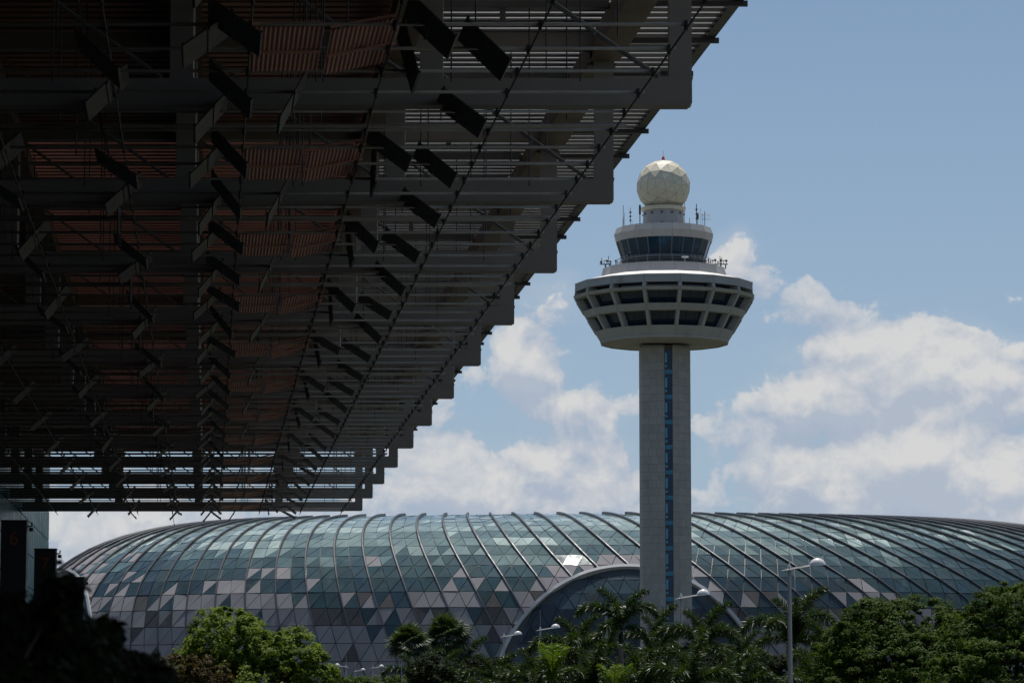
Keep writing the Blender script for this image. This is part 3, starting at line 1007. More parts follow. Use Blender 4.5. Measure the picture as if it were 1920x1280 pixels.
cluster(262, 1.7, 4, 1); cluster(958, 2.0, 5, 2)
for xc in (294, 322, 388, 445, 552, 880, 908):
    X = (xc - 617) / 3.2 * 446 / F
    p = MB(); p.tube([(X, -abs(math.sqrt(max(0, 64 - X * X))) * .6, zdk - .1), (X, -abs(math.sqrt(max(0, 64 - X * X))) * .6, zdk + .9)], .05, 5)
    p.lathe([(.05, zdk + .85), (.14, zdk + .95), (.1, zdk + 1.1)], 7, (X, -abs(math.sqrt(max(0, 64 - X * X))) * .6)); p.build('aerial', M['darkgrey'], tower)
p = MB()
for dx in (-.3, 0, .3):
    p.lathe([(.16, zdk + .62), (.24, zdk + .75), (.16, zdk + .92)], 10, (2.65 + dx, -7.6))
p.tube([(2.65, -7.55, zdk - .1), (2.65, -7.55, zdk + .65)], .05, 5)
p.build('floodlight', M['white'], tower)

# ------------------------------------------------------------------ glass dome behind the tower
JA, JB, JX, JY = 119.0, 75.0, 17.3, 620.0
dome = tag(empty('glass_dome_building', (JX, JY, 0)), 'wide domed building of triangular teal glass panes and grey panels with dark sweeping ribs', 'building')
LR = 3.3
SL = [88, 86, 80, 74, 70, 61, 51, 42, 37, 34, 29, 24, 20, 16, 13, 10, 8, 6, 4]      # slope of each row from the ground up
H0 = 2.2
prof = [(0.0, H0)]                          # (inward, height)
for s in SL:
    prof.append((prof[-1][0] + LR * math.cos(R(s)), prof[-1][1] + LR * math.sin(R(s))))
# lower rows bulge: shift so that the widest row sits at the foot
NR = len(SL)
AL = np.linspace(-math.pi, math.pi, 7201)
seg = np.sqrt((JA * np.cos(AL)) ** 2 + (JB * np.sin(AL)) ** 2)
arc = np.concatenate([[0], np.cumsum((seg[1:] + seg[:-1]) / 2 * np.diff(AL))])
PERIM = arc[-1]
NC = 2 * int(PERIM / 5.62 + .5)             # half bays round the ring
alpha_of = lambda s_: np.interp(s_ % PERIM, arc, AL)


def surf(al, j, out=0.0):
    """point at ring angle al (0 = nearest point), row level j"""
    j0 = int(min(max(math.floor(j), 0), NR - 1)); fr_ = j - j0
    inn = prof[j0][0] * (1 - fr_) + prof[j0 + 1][0] * fr_
    h = prof[j0][1] * (1 - fr_) + prof[j0 + 1][1] * fr_
    nx, ny = math.sin(al) / JA, -math.cos(al) / JB
    l_ = math.hypot(nx, ny); nx, ny = nx / l_, ny / l_
    s0 = R(SL[j0])
    o_in = inn - out * math.sin(s0)
    return Vector((JA * math.sin(al) - nx * o_in, -JB * math.cos(al) - ny * o_in, h + out * math.cos(s0)))


# rib paths: start at the top level and slide sideways row by row on the way down
TW = [.64, .64, .64, .64, .64, .64, .64, .64, .62, .58, .52, .46, .40, .36, .32, .29, .27, .25, .22]
ALPHA = np.zeros((NC + 1, NR + 1))
top_al = alpha_of(np.arange(NC + 1) * PERIM / NC)
for i in range(NC + 1):
    a = top_al[i] if i < NC else top_al[0] + 2 * math.pi
    ALPHA[i, NR] = a
    for j in range(NR - 1, -1, -1):
        sn = math.sin(a) if math.cos(a) > -.2 else 0
        k_ = max(.05, 1 + .91 * sn)
        nx, ny = math.sin(a) / JA, -math.cos(a) / JB
        l_ = math.hypot(nx, ny)
        inn = prof[j][0]
        # metric on the offset curve
        met = math.sqrt((JA * math.cos(a)) ** 2 + (JB * math.sin(a)) ** 2)
        kap = JA * JB / met ** 3
        met2 = met * max(.25, 1 - inn * kap)
        a = a + LR * TW[j] * k_ * 1.0 / met2 * .97
        ALPHA[i, j] = a
# arches cut in the skin: centre x, half width, centre height, height (in metres)
ARCH = [(20.7 - JX, 24.3, 0.0, 25.6), (-86.6 - JX, 8.4, 13.3, 13.4)]


def in_arch(p):
    for (cx, a_, cz, b_) in ARCH:
        if p.y < 0 and ((p.x - cx) / a_) ** 2 + ((p.z - cz) / b_) ** 2 < 1 and (cx > -50 or p.z > cz - 30):
            return True
    return False


def arch_val(p, A):
    cx, a_, cz, b_ = A
    zz = p.z - cz
    if zz < 0: zz = 0
    return math.sqrt(((p.x - cx) / a_) ** 2 + (zz / b_) ** 2) - 1


def clip(poly, A, keep_out):
    vals = [arch_val(p, A) for p in poly]
    outp = []
    n = len(poly)
    for i in range(n):
        a, b = poly[i], poly[(i + 1) % n]
        va, vb = vals[i], vals[(i + 1) % n]
        if (va >= 0) == keep_out: outp.append(a)
        if (va >= 0) != (vb >= 0):
            t = va / (va - vb)
            outp.append(a + (b - a) * t)
    return outp


jr = random.Random(5)
PTS = {}
def gp(i, j):
    k = (i, j)
    if k not in PTS:
        PTS[k] = surf(ALPHA[i % NC, j] + (2 * math.pi if i >= NC else 0), j)
    return PTS[k]


def pn(i, j, s, seed=0.0):
    return noise.noise(Vector((i * s + seed, j * s * 1.3, seed * 1.7 + 3.1)))


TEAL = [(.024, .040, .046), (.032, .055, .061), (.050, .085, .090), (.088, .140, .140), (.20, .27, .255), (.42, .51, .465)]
panes = []
for i in range(NC):
    for j in range(NR):
        A, B, C, Dq = gp(i, j), gp(i + 1, j), gp(i + 1, j + 1), gp(i, j + 1)
        cen = (A + B + C + Dq) / 4
        if cen.y > 12 and j < NR - 5: continue
        if cen.y > 30: continue
        for half, tri in ((0, (A, B, C)), (1, (A, C, Dq))):
            qh = random.Random(i * 977 + j * 31)
            # which kind of pane
            quad = (i + half * 0, j)
            fx = cen.x / JA
            hh = random.Random((i + ((half + j) % 2) * 0 + (1 if (half and (i * 7 + j * 3) % 5 < 3) else 0)) * 131 + j * 17 + half * 0)
            n_ = .55 * pn(i, j, .55, 2.0) + .85 * hh.uniform(-1, 1)
            plow = {0: .75, 1: .7, 2: .7, 3: .74, 4: .72, 5: .50, 6: .27, 7: .11, 8: .03}.get(j, 0)
            if fx < -.45: plow *= 1.35
            if fx < -.72 and 7 <= j <= 10: plow = max(plow, .35)
            if fx > .25 and j >= 5: plow *= .75
            kind = 'glass'
            thr = {.0: 9}.get(plow, None)
            if plow > 0 and (n_ * .5 + .5) < plow * .98:
                kind = 'panel'
            near_arch = min(abs(arch_val(cen, A_)) * A_[1] for A_ in ARCH)
            if near_arch < 2.4 and jr.random() < .8: kind = 'panel'
            if kind == 'panel':
                v = jr.uniform(.88, 1.06)
                col_ = (.250 * v, .240 * v, .248 * v, 1)
                if 2 <= j <= 5 and pn(i, j, .5, 21.0) + .4 * jr.uniform(-1, 1) > (.12 if j == 4 else .38):
                    col_ = (.085 * v, .080 * v, .082 * v, 1)
            else:
                lv = {0: .3, 1: .3, 2: .4, 3: .6, 4: .8, 5: 1.0, 6: 1.2, 7: 1.5, 8: 2.0, 9: 2.5, 10: 3.0, 11: 3.3, 12: 3.6, 13: 3.9, 14: 4.1}.get(j, 4.2)  # brighter row by row: sky reflection and sheen put into the tint
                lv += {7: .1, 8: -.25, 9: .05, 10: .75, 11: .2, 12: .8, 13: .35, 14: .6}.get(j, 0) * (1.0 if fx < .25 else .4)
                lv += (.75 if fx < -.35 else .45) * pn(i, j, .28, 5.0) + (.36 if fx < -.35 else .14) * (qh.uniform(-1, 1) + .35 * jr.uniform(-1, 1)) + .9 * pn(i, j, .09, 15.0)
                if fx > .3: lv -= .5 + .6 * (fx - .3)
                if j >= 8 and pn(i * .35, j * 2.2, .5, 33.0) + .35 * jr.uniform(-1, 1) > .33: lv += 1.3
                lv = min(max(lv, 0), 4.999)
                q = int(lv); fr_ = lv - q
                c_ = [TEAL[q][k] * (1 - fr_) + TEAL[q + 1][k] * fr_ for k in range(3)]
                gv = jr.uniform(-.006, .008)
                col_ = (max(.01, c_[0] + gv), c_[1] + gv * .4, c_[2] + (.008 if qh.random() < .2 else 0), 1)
            polys = [(list(tri), kind, col_, 0)]
            for A_ in ARCH:
                nxt = []
                for (pl, kd, cl, st) in polys:
                    vs_ = [arch_val(p, A_) for p in pl]
                    if pl[0].y > 0 or min(vs_) > 0 or st: nxt.append((pl, kd, cl, st)); continue
                    o_, in_ = clip(pl, A_, True), clip(pl, A_, False)
                    if len(o_) >= 3: nxt.append((o_, kd, cl, 0))
                    if len(in_) >= 3:
                        v = .75 + .5 * jr.random()
                        ic = (.035 * v, .055 * v, .065 * v, 1) if j > 4 else (.025 * v, .036 * v, .045 * v, 1)
                        nxt.append((in_, 'glass' if jr.random() > .03 else 'panel', ic, 1))
                polys = nxt
            for (pl, kd, cl, st) in polys:
                panes.append((pl, kd, cl, st, j))


def shrink(pl, d):
    c = sum(pl, Vector()) / len(pl)
    o_ = []
    for p in pl:
        v = p - c
        l_ = v.length
        o_.append(c + v * max(.2, (l_ - d * 1.9) / l_) if l_ > 1e-6 else p)
    return o_


def face_cam(p):
    return (Vector((0, 0, EYE)) - (p + Vector((JX, JY, 0))))


scored = []
for idx, (pl, kd, cl, st, j) in enumerate(panes):
    nrm = (pl[1] - pl[0]).cross(pl[2] - pl[0])
    if nrm.length < .02: continue
    c = sum(pl, Vector()) / len(pl)
    vd = face_cam(c).normalized()
    ar = .5 * abs(nrm.dot(vd)) if len(pl) == 3 else .4 * abs(nrm.dot(vd))
    wx = (c.x + JX) / (c.y + JY)
    vis = -.168 < wx < .168 and c.z > 9 and nrm.dot(vd) > 0 and not (abs(c.x + JX - 26.3) < 4.2)
    scored.append((ar if vis else -1, idx))
scored.sort(reverse=True)
single = {idx for _, idx in scored[:300]}
rest = {'glass': MB(), 'panel': MB()}
for _, idx in scored:
    pl, kd, cl, st, j = panes[idx]
    nrm = (pl[1] - pl[0]).cross(pl[2] - pl[0]).normalized()
    p2 = shrink(pl, .06)
    off_ = nrm * (jr.uniform(.0, .03) if not st else -.7)
    p2 = [p + off_ + nrm * jr.uniform(-.06, .06) for p in p2]
    nrm = (p2[1] - p2[0]).cross(p2[2] - p2[0]).normalized() if len(p2) == 3 else nrm
    if idx in single:
        c = sum(p2, Vector()) / len(p2)
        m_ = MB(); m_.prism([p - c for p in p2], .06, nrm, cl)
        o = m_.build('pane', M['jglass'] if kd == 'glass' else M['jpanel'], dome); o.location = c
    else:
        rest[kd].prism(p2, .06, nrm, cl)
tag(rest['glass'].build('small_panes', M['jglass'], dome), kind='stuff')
tag(rest['panel'].build('small_panels', M['jpanel'], dome), kind='stuff')
# dark grid behind the panes, all the way round
m_ = MB()
vs = []
for i in range(NC):
    for j in range(NR + 1):
        al = ALPHA[i, j]
        p = surf(al, j, -.16)
        if p.y < 0 and in_arch(p): p = surf(al, j, -.95)
        vs.append(p)
fs = [(i * (NR + 1) + j, ((i + 1) % NC) * (NR + 1) + j, ((i + 1) % NC) * (NR + 1) + j + 1, i * (NR + 1) + j + 1) for i in range(NC) for j in range(NR)]
m_.faces(vs, fs)
m_.build('glazing_grid', M['jgrid'], dome)
m_ = MB(); top_ring = [surf(ALPHA[i, NR], NR, -.2) for i in range(NC)]
m_.faces(top_ring + [Vector((p.x * .1, p.y * .1, p.z - 6)) for p in top_ring], [(i, (i + 1) % NC, NC + (i + 1) % NC, NC + i) for i in range(NC)] + [tuple(range(NC, 2 * NC))])
m_.build('inner_roof', M['jgrid'], dome)
# ribs
for i in range(0, NC, 2):
    pts = [(surf(ALPHA[i, j], j, .0), surf(ALPHA[i, j], j, 1), j) for j in range(NR, -1, -1)]
    if pts[0][0].y > 20 and pts[-1][0].y > 30: continue
    # finer path through the levels
    path = []
    for a_ in range(len(pts) - 1):
        for q in range(3):
            t = q / 3
            p = pts[a_][0].lerp(pts[a_ + 1][0], t); o_ = (pts[a_][1] - pts[a_][0]).lerp(pts[a_ + 1][1] - pts[a_ + 1][0], t)
            path.append((p, o_.normalized(), pts[a_][2] - t))
    path.append((pts[-1][0], (pts[-1][1] - pts[-1][0]).normalized(), 0))
    cut = len(path)
    for q, (p, o_, jj) in enumerate(path):
        if p.y < 0 and in_arch(p): cut = q; break
    path = path[:cut]
    if len(path) < 3: continue
    m_ = MB()
    rings = []
    for q, (p, o_, jj) in enumerate(path):
        t = (path[min(q + 1, len(path) - 1)][0] - path[max(q - 1, 0)][0]).normalized()
        s = t.cross(o_).normalized()
        big = min(1, max(0, (jj - 4) / 7))
        hw = .10 + .12 * big; ht = .18 + .30 * big
        rings.append([p - o_ * .05 - s * hw, p - o_ * .05 + s * hw, p + o_ * ht * .75 + s * hw, p + o_ * ht + s * hw * .5, p + o_ * ht - s * hw * .5, p + o_ * ht * .75 - s * hw])
    nv = 6
    m_.faces([v for r_ in rings for v in r_], [(a_ * nv + k, a_ * nv + (k + 1) % nv, (a_ + 1) * nv + (k + 1) % nv, (a_ + 1) * nv + k) for a_ in range(len(rings) - 1) for k in range(nv)] + [tuple(range(nv))[::-1], tuple((len(rings) - 1) * nv + k for k in range(nv))])
    m_.build('rib', M['jrib'], dome)


# find the skin point over (x, z) on the near side, for the arch bands
def skin(x, z, out):
    z = max(z, H0 + .05)
    j = 0
    while j < NR - 1 and prof[j + 1][1] < z: j += 1
    t = min(1, max(0, (z - prof[j][1]) / (prof[j + 1][1] - prof[j][1])))
    lo, hi = -math.pi / 2, math.pi / 2
    for _ in range(40):
        mid = (lo + hi) / 2
        if surf(mid, j + t).x < x: lo = mid
        else: hi = mid
    al = (lo + hi) / 2
    return surf(al, j + t, out), (surf(al, j + t, out + 1) - surf(al, j + t, out)).normalized()


for (cx, a_, cz, b_) in ARCH:
    ang = [R(180 - 3 * k) for k in range(61)]
    pr = [(cx + a_ * math.cos(t), cz + b_ * math.sin(t)) for t in ang]
    if cz > 1:
        pr = [(pr[0][0], 1.0), (pr[0][0], cz * .5)] + pr + [(pr[-1][0] - .1, cz * .5), (pr[-1][0] - .4, 1.0)]
    rings = []
    pts3 = [skin(x, max(z, 1.0), .12) for x, z in pr]
    for q, (p, o_) in enumerate(pts3):
        t = (pts3[min(q + 1, len(pts3) - 1)][0] - pts3[max(q - 1, 0)][0]).normalized()
        s = t.cross(o_).normalized()
        w_ = .36
        rings.append([p - o_ * 1.0 - s * w_, p - o_ * 1.0 + s * w_ * .2, p + o_ * .25 + s * w_ * .6, p + o_ * .35 - s * w_])
    m_ = MB(); nv = 4
    m_.faces([v for r_ in rings for v in r_], [(k1 * nv + k, k1 * nv + (k + 1) % nv, (k1 + 1) * nv + (k + 1) % nv, (k1 + 1) * nv + k) for k1 in range(len(rings) - 1) for k in range(nv)])
    m_.build('entrance_arch', M['arch'], dome)
# ------------------------------------------------------------------ street lamps
lm = {}
g = MB(); g.lathe([(.15, 0), (.15, .4), (.14, .45), (.105, 1.0)], 12); lm['pole'] = g        # scaled per lamp


def street_lamp(px, py, H, label, flip=1, group='street lamps with half dome heads'):
    Y = (H - EYE) * F / (1315 - py)
    p = at_y(px, py, Y)
    o = tag(empty('street_lamp', (p.x, Y, 0)), label, 'street lamp', group)
    k = H / 12
    g = MB(); g.lathe([(.17 * k + .02, 0), (.165 * k + .02, H * .3), (.12 * k + .02, H - .9), (.12 * k + .02, H)], 12)
    g.build('pole', M['lamp'], o, True)
    g = MB()
    st = [(-.62, -.02, .05, .012), (-.2, .03, .14, .06), (.2, .08, .17, .09), (.9, .20, .15, .08), (1.75, .36, .12, .05)]
    rings = []
    for (x, z, hw, ht) in st:
        rings.append([(flip * x * k, -hw * k * 1.6, H + z * k), (flip * x * k, hw * k * 1.6, H + z * k), (flip * x * k, hw * k, H + (z + ht * 1.6) * k), (flip * x * k, -hw * k, H + (z + ht * 1.6) * k)])
    g.faces([v for r_ in rings for v in r_], [(a * 4 + q, a * 4 + (q + 1) % 4, (a + 1) * 4 + (q + 1) % 4, (a + 1) * 4 + q) for a in range(len(rings) - 1) for q in range(4)] + [(3, 2, 1, 0), tuple(16 + q for q in range(4))])
    g.build('arm', M['lamp'], o)
    g = MB(); cx, cz, rr = 2.22 * k, H + .36 * k, .64 * k
    tl = .14
    vs, fs = [], []
    for a in range(7):
        ph = a / 6 * math.pi / 2
        for b in range(20):
            t = 2 * math.pi * b / 20
            x, y, z = rr * math.cos(ph) * math.cos(t) * (1.06 if math.cos(t) > 0 else 1), rr * .8 * math.cos(ph) * math.sin(t), rr * .98 * math.sin(ph)
            vs.append((flip * (cx + x * math.cos(tl) - z * math.sin(tl)), y, cz + x * math.sin(tl) + z * math.cos(tl)))
    fs = [(a * 20 + b, a * 20 + (b + 1) % 20, (a + 1) * 20 + (b + 1) % 20, (a + 1) * 20 + b) for a in range(6) for b in range(20)]
    g.faces(vs, fs)
    hd = g.build('lamp_head', M['lampwhite'], o, True)
    g = MB(); g.poly([(v[0], v[1], v[2] - .004) for v in vs[:20]][::-1]); g.build('lens', M['lens'], hd)
    g = MB(); g.lathe([(.16 * k, H + .15 * k), (.14 * k, H + .3 * k), (.03 * k, H + .62 * k)], 10); g.build('finial', M['lampwhite'], o)
    g = MB(); g.tube([(0, 0, H + .6 * k), (0, 0, H + 3.0 * k)], .022, 4); g.build('lightning_rod', M['lamp'], o)
    return o


street_lamp(1480, 1071, 12, 'tallest grey street lamp, in front of the big dark round tree')
street_lamp(1277, 1124, 12, 'grey street lamp whose white head overlaps the foot of the control tower')
street_lamp(1137, 1152, 12, 'street lamp with its head behind the tall palm plume left of the tower')
street_lamp(1013, 1183, 12, 'street lamp with its head just above the arching palm frond, left of the tower')
street_lamp(945, 1195, 12, 'street lamp standing where the white entrance arch meets the palms')
street_lamp(903, 1208, 12, 'street lamp mostly hidden behind palms, only its white head showing')
street_lamp(649, 1251, 6, 'small street lamp with its arm to the left, beside the light green tree', -1)
street_lamp(666, 1259, 6, 'lowest small street lamp, the middle one of three beside the light green tree')
street_lamp(699, 1253, 6, 'small street lamp with its arm to the right, nearest the fan palms')
Yc = 150
p = at_y(752, 1238, Yc)
o = tag(empty('security_camera', (p.x, Yc, 0)), 'white ball security camera on a crooked arm and slim pole below the fan palms', 'camera')
g = MB(); g.lathe([(.05, 0), (.04, p.z)], 8); g.build('pole', M['lamp'], o)
g = MB(); g.tube([(0, 0, p.z - .22), (-.14, 0, p.z - .21), (-.28, 0, p.z - .15), (-.36, 0, p.z - .17), (-.39, 0, p.z - .24)], .025, 6); g.box(-.12, .05, -.06, .06, p.z - .29, p.z - .13); g.build('arm', M['lampwhite'], o)
g = MB(); g.lathe([(.02, p.z - .42), (.075, p.z - .38), (.10, p.z - .31), (.085, p.z - .25), (.04, p.z - .22)], 10, (-.39, 0)); g.build('ball', M['lampwhite'], o, True)

# ------------------------------------------------------------------ plants
nr = np.random.RandomState(3)


def leaf_mesh(name, centers, normals, size, tint, mat, aspect=1.5):
    """one small bent leaf (two triangles folded) per centre"""
    n = len(centers)
    nrm = normals / np.linalg.norm(normals, axis=1, keepdims=True)
    rv = nr.normal(size=(n, 3))
    a = np.cross(nrm, rv); a /= np.linalg.norm(a, axis=1, keepdims=True)
    b = np.cross(nrm, a)
    s = size[:, None]
    v = np.empty((n, 4, 3))
    v[:, 0] = centers - a * s * aspect * .5
    v[:, 1] = centers + b * s * .5 + nrm * s * .12
    v[:, 2] = centers + a * s * aspect * .5
    v[:, 3] = centers - b * s * .5 + nrm * s * .12
    me = bpy.data.meshes.new(name)
    me.vertices.add(n * 4); me.loops.add(n * 4); me.polygons.add(n)
    me.vertices.foreach_set('co', v.reshape(-1).astype(np.float32))
    me.loops.foreach_set('vertex_index', np.arange(n * 4, dtype=np.int32))
    me.polygons.foreach_set('loop_start', np.arange(0, n * 4, 4, dtype=np.int32))
    me.polygons.foreach_set('loop_total', np.full(n, 4, dtype=np.int32))
    at = me.color_attributes.new('tint', 'FLOAT_COLOR', 'CORNER')
    c = np.ones((n, 4, 4), np.float32); c[:, :, :3] = tint[:, None, None]
    at.data.foreach_set('color', c.reshape(-1))
    me.materials.append(mat)
    me.update(); me.validate()
    return me


def crown_points(lobes, nclump, nleaf, crad, seed, flat=.8, shell=.78, top=0.25):
    r_ = np.random.RandomState(seed)
    cs, ns, ts = [], [], []
    vol = np.array([l[3] * l[4] for l in lobes]); vol = vol / vol.sum()
    for li, l in enumerate(lobes):
        m = max(6, int(nclump * vol[li]))
        d = r_.normal(size=(m, 3)); d[:, 2] += top; d /= np.linalg.norm(d, axis=1, keepdims=True)
        rad = shell + (1.04 - shell) * r_.rand(m) ** .6
        rad[r_.rand(m) < .22] *= r_.uniform(.45, .9)
        cc = np.array(l[:3]) + d * rad[:, None] * np.array([l[3], l[3], l[4]])
        for k in range(m):
            ln = int(nleaf * r_.uniform(.5, 1.4))
            q = r_.normal(size=(ln, 3)); q /= np.linalg.norm(q, axis=1, keepdims=True)
            rr = crad * r_.uniform(.35, 1.6)
            pos = cc[k] + q * (r_.rand(ln, 1) ** .45) * rr * np.array([1, 1, flat])
            nn = q * .6 + d[k] * .5 + np.array([0, 0, .7]) + r_.normal(size=(ln, 3)) * .45
            cs.append(pos); ns.append(nn); ts.append(np.clip(r_.uniform(.15, .85) + r_.normal(size=ln) * .16, 0, 1))
    return np.concatenate(cs), np.concatenate(ns), np.concatenate(ts)


def tree(name, label, cat, px, Y, lobes_px, nclump, nleaf, crad, leaf, mat, seed, group=None, trunk_r=.22, **kw):
    """lobes_px: (px, py, half width px, half height px, depth shift m) as seen; real size follows from the distance"""
    x0 = at_y(px, 1280, Y).x
    o = tag(empty(name, (x0, Y, 0)), label, cat, group)
    k = Y / F
    lobes = []
    for (lx, ly, rx, rz, dd) in lobes_px:
        p = at_y(lx, ly, Y)
        lobes.append((p.x - x0, dd, p.z, rx * k, rz * k))
    c, n_, t_ = crown_points(lobes, nclump, nleaf, crad, seed, **kw)
    c[:, 2] = np.maximum(c[:, 2], .05)
    obj('crown', leaf_mesh('crown', c, n_, np.random.RandomState(seed).uniform(.75, 1.3, len(c)) * leaf, t_, mat), o)
    g = MB()
    zb = min(l[2] for l in lobes)
    r_ = random.Random(seed)
    fork = max(.5, zb * .45)
    g.tube([(0, 0, 0), (r_.uniform(-.1, .1), r_.uniform(-.1, .1), fork * .6), (r_.uniform(-.15, .15), 0, fork)], [trunk_r * 1.25, trunk_r, trunk_r * .85], 8)
    tr_ = g.build('trunk', M['bark'], o, True)
    for l in lobes:
        g = MB()
        for q in range(3):
            e = Vector((l[0] + r_.uniform(-.6, .6) * l[3], l[1] + r_.uniform(-.5, .5) * l[3], l[2] + r_.uniform(-.1, .65) * l[4]))
            s = Vector((0, 0, fork * .93)); m1 = s.lerp(e, .5) + Vector((r_.uniform(-.3, .3), r_.uniform(-.3, .3), .3))
            g.tube([s, m1, e], [trunk_r * .6, trunk_r * .4, trunk_r * .12], 6)
        g.build('limb', M['bark'], o, True)
    return o


tree('broadleaf_tree', 'light green round tree in front of the dome, left of the small lamps', 'tree', 455, 300,
     [(425, 1205, 78, 66, 0), (480, 1235, 70, 62, -1), (385, 1245, 60, 55, .5), (545, 1232, 62, 52, .5), (590, 1262, 42, 42, 0), (470, 1290, 120, 55, -1)],
     720, 75, .55, .20, L['bright'], 21, trunk_r=.28)
tree('rain_tree', 'broad dark green spreading tree at the right, its crown reaching behind the tall lamp', 'tree', 1700, 215,
     [(1640, 1190, 78, 60, 0), (1585, 1225, 60, 52, 1), (1725, 1180, 92, 62, 1), (1690, 1245, 120, 62, -2), (1600, 1290, 80, 50, -1), (1700, 1295, 110, 45, -1.5), (1780, 1230, 90, 68, 0), (1640, 1150, 52, 28, .5)],
     1250, 80, .42, .125, L['dark'], 22, group='dark spreading trees', flat=.55)
tree('rain_tree', 'tallest dark green tree, cut by the right edge of the photo', 'tree', 1900, 195,
     [(1895, 1160, 80, 68, 0), (1840, 1200, 76, 62, 1), (1960, 1150, 90, 70, 1), (1880, 1255, 110, 70, -2), (1990, 1230, 90, 80, -1), (1800, 1280, 80, 55, -1), (1900, 1300, 110, 45, -1.5)],
     1150, 80, .40, .118, L['dark'], 23, group='dark spreading trees', flat=.55)
tree('shrub', 'brownish low bush between the black foliage and the light green tree', 'shrub', 345, 292,
     [(335, 1262, 62, 32, 0), (390, 1268, 45, 34, .5), (290, 1275, 50, 30, 0)], 190, 60, .42, .17, L['brown'], 24, trunk_r=.1)
tree('shrub', 'low green bush between the light green tree and the small lamps', 'shrub', 640, 310,
     [(605, 1278, 40, 26, 0), (650, 1292, 55, 22, 0), (705, 1290, 55, 20, .5), (750, 1288, 40, 22, .5)], 220, 60, .45, .17, L['dark'], 25, trunk_r=.06)
for i, (px, py, lab) in enumerate([(860, 1262, 'dark bush under the palms right of the fan palms'), (980, 1268, 'dark bush under the palms below the white arch foot'), (1110, 1266, 'dark bush under the palms left of the tower foot'),
                                   (1250, 1262, 'dark bush under the palms at the foot of the tower'), (1400, 1260, 'dark bush under the palms between tower and tallest lamp'), (1530, 1262, 'dark bush under the palms at the edge of the rain tree')]):
    tree('shrub', lab, 'shrub', px, 285, [(px - 40, py, 55, 34, 0), (px + 40, py + 4, 55, 34, 0)], 170, 60, .5, .17, L['black'], 30 + i, group='dark bushes under the palms', trunk_r=.08)


def frond_mesh(name, Lf, a0, a1, pw, nst, per, ll, mat, seed, flat=False, width=.042):
    r_ = random.Random(seed)
    P, T = [], []
    x = z = 0.0
    n = 22
    for i in range(n + 1):
        t = i / n
        a = R(a0 + (a1 - a0) * t ** pw)
        P.append(Vector((x, 0, z))); T.append(Vector((math.cos(a), 0, math.sin(a))))
        x += Lf / n * math.cos(a); z += Lf / n * math.sin(a)
    mb = MB()
    mb.tube(P, [.035 * (1 - .85 * i / n) + .004 for i in range(n + 1)], 5, False, (.4, .4, .4, 1))
    for s in range(nst):
        t = .10 + .90 * (s + .5) / nst
        f_ = t * n; i = min(int(f_), n - 1); q = f_ - i
        p = P[i].lerp(P[i + 1], q); tg = T[i].lerp(T[i + 1], q).normalized()
        side = Vector((0, 1, 0)); upv = tg.cross(side) * -1
        for k in range(per):
            if flat:
                ang = R(12) if k % 2 else R(168)
                ang += R(r_.uniform(-6, 6))
            else:
                ang = 2 * math.pi * (k + r_.uniform(0, 1)) / per
            rad = (side * math.cos(ang) + upv * math.sin(ang)).normalized()
            ln = ll * (math.sin(math.pi * min(1, .12 + .80 * t)) * .75 + .3) * r_.uniform(.85, 1.1)
            d1 = (rad * .85 + tg * r_.uniform(.45, .8)).normalized()
            m1 = p + d1 * ln * .5
            d2 = (d1 + Vector((0, 0, -.55)) * r_.uniform(.5, 1.2)).normalized()
            e = m1 + d2 * ln * .55
            wv = d1.cross(Vector((r_.uniform(-1, 1), r_.uniform(-1, 1), r_.uniform(-1, 1)))).normalized() * width
            c = r_.uniform(.1, .9); c = (c, c, c, 1)
            i0 = len(mb.v)
            mb.v.extend([tuple(p - wv * .35), tuple(p + wv * .35), tuple(m1 + wv * .5), tuple(m1 - wv * .5), tuple(e)])
            mb.f.append((i0, i0 + 1, i0 + 2, i0 + 3)); mb.c.append(c)
            mb.f.append((i0 + 3, i0 + 2, i0 + 4)); mb.c.append(c)
    return mb.mesh(name, mat)


FR_UP = [frond_mesh('frond', 2.6, 84, 5, 2.0, 60, 5, .46, L['palm'], 40 + i) for i in range(2)]
FR_MID = [frond_mesh('frond', 2.7, 66, -70, 1.35, 64, 5, .48, L['palm'], 50 + i) for i in range(2)]
FR_LOW = [frond_mesh('frond', 2.4, 30, -85, 1.0, 56, 5, .46, L['palm'], 60 + i) for i in range(2)]
FR_LIME = [frond_mesh('frond', 2.3, 84, 40, 1.8, 26, 2, .75, L['lime'], 70 + i, True, .075) for i in range(2)]
TR_ME = {}


def palm(px, py, Y, label, seed, n=13, sc=1.0, lime=False, group='feathery palms in front of the tower', az0=None):
    """py: picture height of the crown's heart"""
    r_ = random.Random(seed)
    p = at_y(px, py, Y)
    o = tag(empty('palm_tree', (p.x, Y, 0)), label, 'palm tree', group)
    H = max(.4, p.z)
    g = MB(); g.tube([(0, 0, 0), (r_.uniform(-.1, .1), 0, H * .35), (r_.uniform(-.08, .08), 0, H * .75), (0, 0, H)], [.17 * sc, .15 * sc, .12 * sc, .10 * sc], 8)
    g.build('trunk', M['palmbark'], o, True)
    g = MB(); g.lathe([(.11 * sc, H - .75 * sc), (.14 * sc, H - .5 * sc), (.08 * sc, H + .12 * sc)], 8); 
    if not lime: g.build('crownshaft', L['palm'], o, True)
    for i in range(n):
        t = i / max(1, n - 1)
        src = FR_LIME if lime else (FR_UP if t < .2 else (FR_MID if t < .68 else FR_LOW))
        f_ = obj('frond', src[i % 2], o)
        f_.location = (0, 0, H)
        a = (az0 if az0 is not None else 0) + i * 2.39996 + r_.uniform(-.3, .3)
        f_.rotation_euler = (r_.uniform(-.12, .12), r_.uniform(-.12, .12), a)
        s = sc * r_.uniform(.86, 1.12)
        f_.scale = (s, s, s)
    return o


